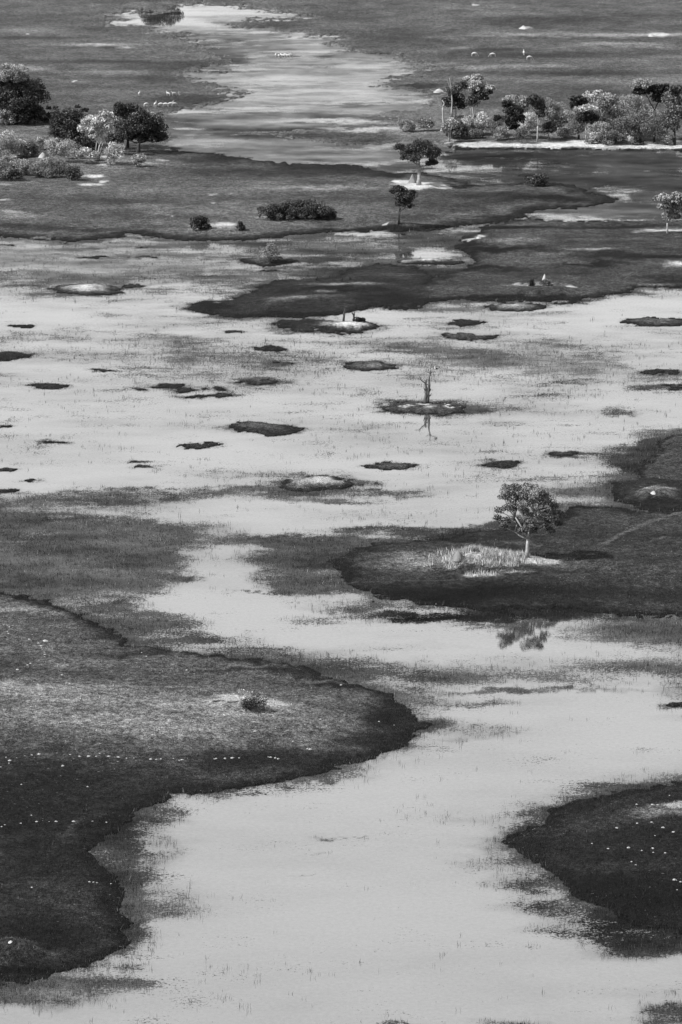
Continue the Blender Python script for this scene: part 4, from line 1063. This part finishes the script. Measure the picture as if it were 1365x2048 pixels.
lumps = [lump_mesh('earth_lump', .2 + .05 * k_, .11 + .025 * k_, 40 + k_, 1.6, 6, 9, .3) for k_ in range(4)]
for m_ in lumps: m_.materials.append(plain_material('white_crust', 188, .9, .2, 6, .2) if 'white_crust' not in bpy.data.materials else bpy.data.materials['white_crust'])
zA = lambda x, y: (x / 2.73, 1150 + y / 2.73)
zB = lambda x, y: (x / 2.73, 1450 + y / 2.73)
zC = lambda x, y: (900 + x / 2.935, 1500 + y / 2.935)
SETS = [
    (zA, [(5, 1050), (35, 997), (50, 1030), (55, 1015), (92, 1000), (137, 990), (175, 985), (215, 979), (313, 974), (385, 983), (435, 992), (485, 990), (527, 991), (546, 975), (595, 991),
          (648, 995), (693, 1001), (733, 1001), (825, 1006), (855, 1008), (880, 1005), (948, 1003), (980, 1014), (995, 1010), (1170, 1005), (1182, 1003), (1230, 1002), (1270, 1000), (1310, 998)],
     'of small white lumps in the upper dotted line on dark grass', 'upper dotted line of white lumps'),
    (zB, [(10, 556), (28, 547), (115, 538), (202, 529), (270, 529), (308, 527), (403, 527), (507, 527), (583, 532)],
     'of small white lumps in the lower dotted line ending at the shore', 'lower dotted line of white lumps'),
    (zA, [(52, 285), (42, 310), (48, 322), (108, 340), (178, 326), (160, 352), (212, 373), (226, 388), (228, 398), (232, 411), (246, 424), (246, 435), (246, 448), (215, 467), (168, 485), (152, 493), (97, 519)],
     'of small white lumps in the winding line beside the largest lump', 'winding line of white lumps'),
    (zC, [(1185, 425), (1100, 432), (980, 458), (835, 550), (1192, 578), (1128, 592), (1068, 657), (1092, 675), (1195, 603), (1265, 605), (1313, 483), (1253, 457), (1320, 763), (1355, 775),
          (1190, 322), (1222, 324), (1097, 320), (1290, 268), (1205, 505), (1335, 822), (1050, 575), (930, 580)],
     'of small white lumps scattered on the near right bank', 'white lumps of the right bank'),
    (zB, [(173, 494), (118, 325), (480, 338), (490, 858), (512, 860), (530, 862), (608, 868), (175, 888), (358, 88), (345, 225)],
     'of stray white lumps off the dotted lines, near left bank', 'stray white lumps of the left bank'),
    (zA, [(164, 688), (383, 598), (620, 765), (1062, 541), (1020, 520), (800, 445), (775, 425), (340, 547), (870, 835)],
     'of stray white lumps on the light grass of the left bank', 'stray white lumps on light grass'),
    (lambda x, y: (400 + x / 2.482, 1300 + y / 2.482), [(75, 542), (125, 540), (195, 537), (340, 532), (352, 533), (375, 537), (390, 541), (548, 494), (535, 492), (510, 266), (702, 175), (555, 190), (275, 404), (890, 356), (600, 346), (462, 455), (965, 374)],
     'of small white lumps near the tip of the left bank', 'white lumps near the tip'),
]
ONES = 'first second third fourth fifth sixth seventh eighth ninth tenth eleventh twelfth thirteenth fourteenth fifteenth sixteenth seventeenth eighteenth nineteenth'.split()


def ordinal(k_):
    if k_ < 19: return ONES[k_]
    k_ += 1
    t_ = {2: ('twentieth', 'twenty'), 3: ('thirtieth', 'thirty')}[k_ // 10]
    return t_[0] if k_ % 10 == 0 else t_[1] + '-' + ONES[k_ % 10 - 1]


for conv, pts, lab, grp in SETS:
    pts = sorted((conv(*p) for p in pts), key=lambda q_: q_[0])
    for k_, p in enumerate(pts):
        X, Y, Z = place(*p)
        o = put('earth_lump', lumps[k_ % 4]); o.location = (X, Y, Z + .04); o.rotation_euler = (0, 0, k_ * 1.7)
        f_ = RNG.uniform(.3, .66); o.scale = (f_, f_, f_ * RNG.uniform(.7, 1.2))
        tag(o, ordinal(k_) + ' from left ' + lab, 'earth lump', grp)


# ------------------------------------------------------------------ animals
def skin_mesh(name, verts, edges, radii, sub=1):
    me_ = bpy.data.meshes.new(name + '_rig'); me_.from_pydata(verts, edges, []); me_.update()
    ob = bpy.data.objects.new(name + '_rig', me_); COL.objects.link(ob)
    md = ob.modifiers.new('skin', 'SKIN')
    if not me_.skin_vertices: 
        me_.attributes.new('skin', 'FLOAT_VECTOR', 'POINT')
    for sv, r in zip(me_.skin_vertices[0].data, radii):
        sv.radius = (r, r) if isinstance(r, (int, float)) else r
    me_.skin_vertices[0].data[0].use_root = True
    sb = ob.modifiers.new('sub', 'SUBSURF'); sb.levels = sub; sb.render_levels = sub
    dg = bpy.context.evaluated_depsgraph_get()
    out = bpy.data.meshes.new_from_object(ob.evaluated_get(dg)); out.name = name
    bpy.data.objects.remove(ob); bpy.data.meshes.remove(me_)
    out.polygons.foreach_set('use_smooth', np.ones(len(out.polygons), bool))
    return out


def antelope_meshes(graze):
    V = [(-.55, 0, .86), (-.2, 0, .84), (.2, 0, .84), (.5, 0, .9)]
    E = [(0, 1), (1, 2), (2, 3)]; Rd = [.22, .27, .28, .21]
    if graze: neck = [(.78, 0, .62), (.98, 0, .26), (1.12, 0, .12)]
    else: neck = [(.68, 0, 1.15), (.8, 0, 1.38), (1.0, 0, 1.32)]
    b = 3
    for p, r in zip(neck, (.09, .085, .045)):
        V.append(p); Rd.append(r); E.append((b, len(V) - 1)); b = len(V) - 1
    V.append((-.72, 0, .7)); Rd.append(.03); E.append((0, len(V) - 1))            # tail
    for sx_, root, pts in ((1, 0, [(-.58, .11, .56), (-.68, .11, .36), (-.62, .11, .03)]), (1, 3, [(.48, .1, .5), (.5, .1, .3), (.5, .1, .03)]),
                           (1, 0, [(-.48, -.11, .56), (-.6, -.11, .36), (-.54, -.11, .03)]), (1, 3, [(.4, -.1, .5), (.42, -.1, .3), (.42, -.1, .03)])):
        b = root
        for p, r in zip(pts, (.075, .04, .03)):
            V.append(p); Rd.append(r); E.append((b, len(V) - 1)); b = len(V) - 1
    body = skin_mesh('body', V, E, Rd)
    h = MB(); hx, hz = (neck[1][0], neck[1][2])
    for s_ in (-1, 1):
        if graze: h.tube([(hx, s_ * .04, hz + .05), (hx - .1, s_ * .12, hz + .3), (hx - .02, s_ * .16, hz + .5)], [.02, .016, .006], 5)
        else: h.tube([(hx, s_ * .04, hz + .05), (hx - .22, s_ * .12, hz + .25), (hx - .2, s_ * .16, hz + .5)], [.02, .016, .006], 5)
    horns = mesh_np('horns', np.concatenate(h.V), np.concatenate(h.F), None, True)
    ear = MB()
    for s_ in (-1, 1): ear.tube([(hx - .04, s_ * .05, hz + .03), (hx - .08, s_ * .13, hz + .07), (hx - .1, s_ * .18, hz + .08)], [.015, .035, .008], 5)
    ears = mesh_np('ears', np.concatenate(ear.V), np.concatenate(ear.F), None, True)
    body.materials.append(M_PELT); horns.materials.append(M_HORN); ears.materials.append(M_PELT)
    return body, horns, ears


AN = [antelope_meshes(False), antelope_meshes(True)]


def antelope(pos, label, rz, kind, group, s=1.0):
    X, Y, Z = place(*pos)
    r_ = empty('antelope', (X, Y, Z), rz); r_.scale = (s, s, s); tag(r_, label, 'antelope', group)
    for nm, m_ in zip(('body', 'horns', 'ears'), AN[kind]): put(nm, m_, r_)


ORD = ['first', 'second', 'third', 'fourth', 'fifth', 'sixth', 'seventh', 'eighth', 'ninth']
for k_, (x, y) in enumerate([(293, 214), (311, 214), (322, 214), (332, 214), (341, 213), (349, 213)]):
    antelope((x, y), ORD[k_] + ' from the left of six white antelopes in a file behind the left grove', [.5, 1.3, .1, 3.0, .2, .3][k_], [1, 0, 1, 1, 0, 1][k_], 'white antelopes in a file', 1.0)
for k_, (x, y) in enumerate([(279, 192), (337, 192), (349, 192), (360, 191)]):
    antelope((x, y), ['lone antelope standing above the left end of the white file', 'left antelope of three standing above the white file', 'middle antelope of three standing above the white file', 'right antelope of three standing above the white file'][k_], 1.4 + k_, 0, 'antelopes above the file', .85)
for k_, (x, y) in enumerate([(949, 113), (986, 114), (1048, 111), (1059, 120)]):
    antelope((x, y), ['westernmost grazing antelope on the far plain above the ragged pale crown', 'grazing antelope second from the left on the far plain', 'small antelope facing the viewer on the far plain', 'grazing antelope nearest of the four on the far plain'][k_], [0, 3.14, 1.57, .1][k_], [1, 1, 0, 1][k_], 'antelopes on the far plain', 1.1)
for k_, x in enumerate([552, 558, 563, 567, 572, 577, 582]):
    antelope((x, 114 + k_ % 2), ORD[k_] + ' from the left of seven antelopes wading close together in the flooded grass', 1.5 + .3 * k_, k_ % 2, 'wading antelopes', .85)


def bird_meshes():
    V = [(-.3, 0, .3), (-.1, 0, .36), (.08, 0, .46), (.14, 0, .6), (.17, 0, .68), (.26, 0, .66), (-.02, .05, .14), (-.02, .05, .0), (-.02, -.05, .14), (-.02, -.05, .0), (.06, .05, .0), (.06, -.05, .0)]
    E = [(0, 1), (1, 2), (2, 3), (3, 4), (4, 5), (1, 6), (6, 7), (1, 8), (8, 9), (7, 10), (9, 11)]
    b_ = skin_mesh('body', V, E, [.05, .13, .14, .085, .08, .02, .04, .02, .04, .02, .012, .012])
    return b_


BB = bird_meshes()
wing = MB()
for s_ in (-1, 1):
    wing.tube([(.1, s_ * .13, .44), (-.08, s_ * .15, .36), (-.3, s_ * .1, .24), (-.42, s_ * .04, .2)], [.05, .09, .06, .015], 6)
WM = mesh_np('wings', np.concatenate(wing.V), np.concatenate(wing.F), None, True)
# white headed raptor on the dead tree's outer twig
X, Y, Z = place(854, 806)
bx_, bz_ = at_Y(871.6, 742.6, Y)
eg = empty('eagle', (bx_, Y + 0.0, bz_), -2.2); tag(eg, 'white-headed bird of prey perched on the outermost twig of the dead tree', 'bird')
be = BB.copy(); be.materials.append(M_WHITEFEATHER); we = WM.copy(); we.materials.append(M_DARKFUR)
put('body', be, eg); put('wings', we, eg); eg.scale = (1.15,) * 3
BB.materials.append(M_DARKFUR); WM.materials.append(M_DARKFUR)
for k_, (x, y) in enumerate([(634, 561), (685, 562), (700, 560)]):
    X, Y, Z = place(x, y)
    b_ = empty('water_bird', (X, Y, max(Z, .02)), .4 + k_); tag(b_, ['left', 'middle', 'right'][k_] + ' of three dark water birds standing above the long dark lens', 'bird', 'dark water birds')
    put('body', BB, b_); put('wings', WM, b_); b_.scale = (.9,) * 3


# ------------------------------------------------------------------ reeds and grass
M_BLADE = leaf_material('reed_blade', 1.0)


def blades(name, P, H, W, G_, per, mat, spread):
    n = len(P)
    base = np.repeat(P, per, 0); H = np.repeat(H, per) * RNG.uniform(.5, 1.2, n * per); W = np.repeat(W, per); g = np.repeat(G_, per) * RNG.uniform(.5, 1.5, n * per) * np.where(RNG.uniform(size=n * per) < .05, 2.0, 1.0)
    m = n * per
    base = base + np.concatenate([RNG.normal(size=(m, 2)) * spread, np.zeros((m, 1))], 1)
    a = RNG.uniform(0, math.pi, m); u = np.stack([np.cos(a), np.sin(a), np.zeros(m)], 1) * (W * .5)[:, None]
    tip = base + np.stack([RNG.normal(size=m) * .25 * H, RNG.normal(size=m) * .25 * H, H], 1)
    base = base - np.array([0, 0, .05])
    V = np.stack([base - u, base + u, tip], 1).reshape(-1, 3)
    me_ = mesh_np(name, V, np.arange(m * 3).reshape(m, 3), {'shade': ('FACE', g)}, False, 3)
    return put(name, me_, None, mat)


def scatter(n, y0, y1, x0=-60, x1=1425):
    px = RNG.uniform(x0, x1, n); py = RNG.uniform(y0, y1, n)
    dx = (px - 682.5) / FPX; dy_ = CA - (py - 1024) / FPX * SA; dz = -SA - (py - 1024) / FPX * CA
    t_ = -CAM_H / dz
    return dx * t_, dy_ * t_


X, Y = scatter(420000, 440, 2090)
z_, g_, v_, vgr, l_ = survey(X, Y)
n_ = fbm(X, Y, 1.2, 3, 77, .7)
isl = l_ < -50
l_ = np.where(isl, l_ + 100, l_)
pr = np.where(l_ < .1, np.clip((v_ + n_ * .8 - .24), 0, 1) ** 1.2 * .95, 0)
pr = np.where((l_ > -.9) & (l_ < .5) & ~isl, np.maximum(pr, .5 * sstep(-.15, .3, n_ + .1)), pr)
pr = np.where((l_ > -.3) & (l_ < .15) & isl, .5 * sstep(-.1, .3, n_ + .1), pr)
pr = np.where(Y > 560, pr * .55, pr)
keep = RNG.uniform(size=len(X)) < pr
X, Y, z_, vgr, l_, isl = X[keep], Y[keep], z_[keep], vgr[keep], l_[keep], isl[keep]
mp_ = Y / FPX
tag(blades('reeds', np.stack([X, Y, np.maximum(z_, 0)], 1), RNG.uniform(.16, .5, len(X)) * np.where(isl & (l_ > -.5), .5, 1) * np.where(RNG.uniform(size=len(X)) < .1, 1.6, 1), np.maximum(.035, mp_ * .8),
       np.clip(vgr * .85, 30, 150), 3, M_BLADE, .16),
    'dark reeds and sedge standing thinly in the shallow flood water', 'reeds', kind='stuff')
print('reeds', len(X))
X, Y = scatter(200000, 980, 2090)
z_, g_, v_, vgr, l_ = survey(X, Y)
n_ = fbm(X, Y, 1.0, 3, 78, .7)
keep = (l_ > .1) & (RNG.uniform(size=len(X)) < .55 + n_)
X, Y, z_, g_ = X[keep], Y[keep], z_[keep], g_[keep]
tag(blades('meadow_grass', np.stack([X, Y, np.maximum(z_, 0)], 1), RNG.uniform(.08, .3, len(X)), np.full(len(X), .05), np.clip(g_ * 1.0, 22, 200), 2, M_BLADE, .12),
    'short tufted meadow grass over the near banks and islands', 'grass', kind='stuff')
print('grass', len(X))
# pale standing grass of the lone tree's mound
cx_, cy_ = G(968, 1128)
a = RNG.normal(size=(8500, 2)) * np.array([2.6, 2.6]) * np.array([1, 1.2]) + np.array([cx_, cy_])
z_, g_, v_, vgr, l_ = survey(a[:, 0], a[:, 1])
keep = (g_ > 110) & (fbm(a[:, 0], a[:, 1], 1.3, 3, 90, .6) > -.09)
a = a[keep]; z_ = z_[keep]
tag(blades('dry_grass', np.stack([a[:, 0], a[:, 1], z_], 1), RNG.uniform(.2, .8, len(a)) ** 1.0, np.full(len(a), .055), RNG.choice([110, 190, 230, 250], len(a)).astype(float), 3, M_BLADE, .1),
    'pale dry standing grass on the mound left of the lone tree', 'dry grass', kind='stuff')
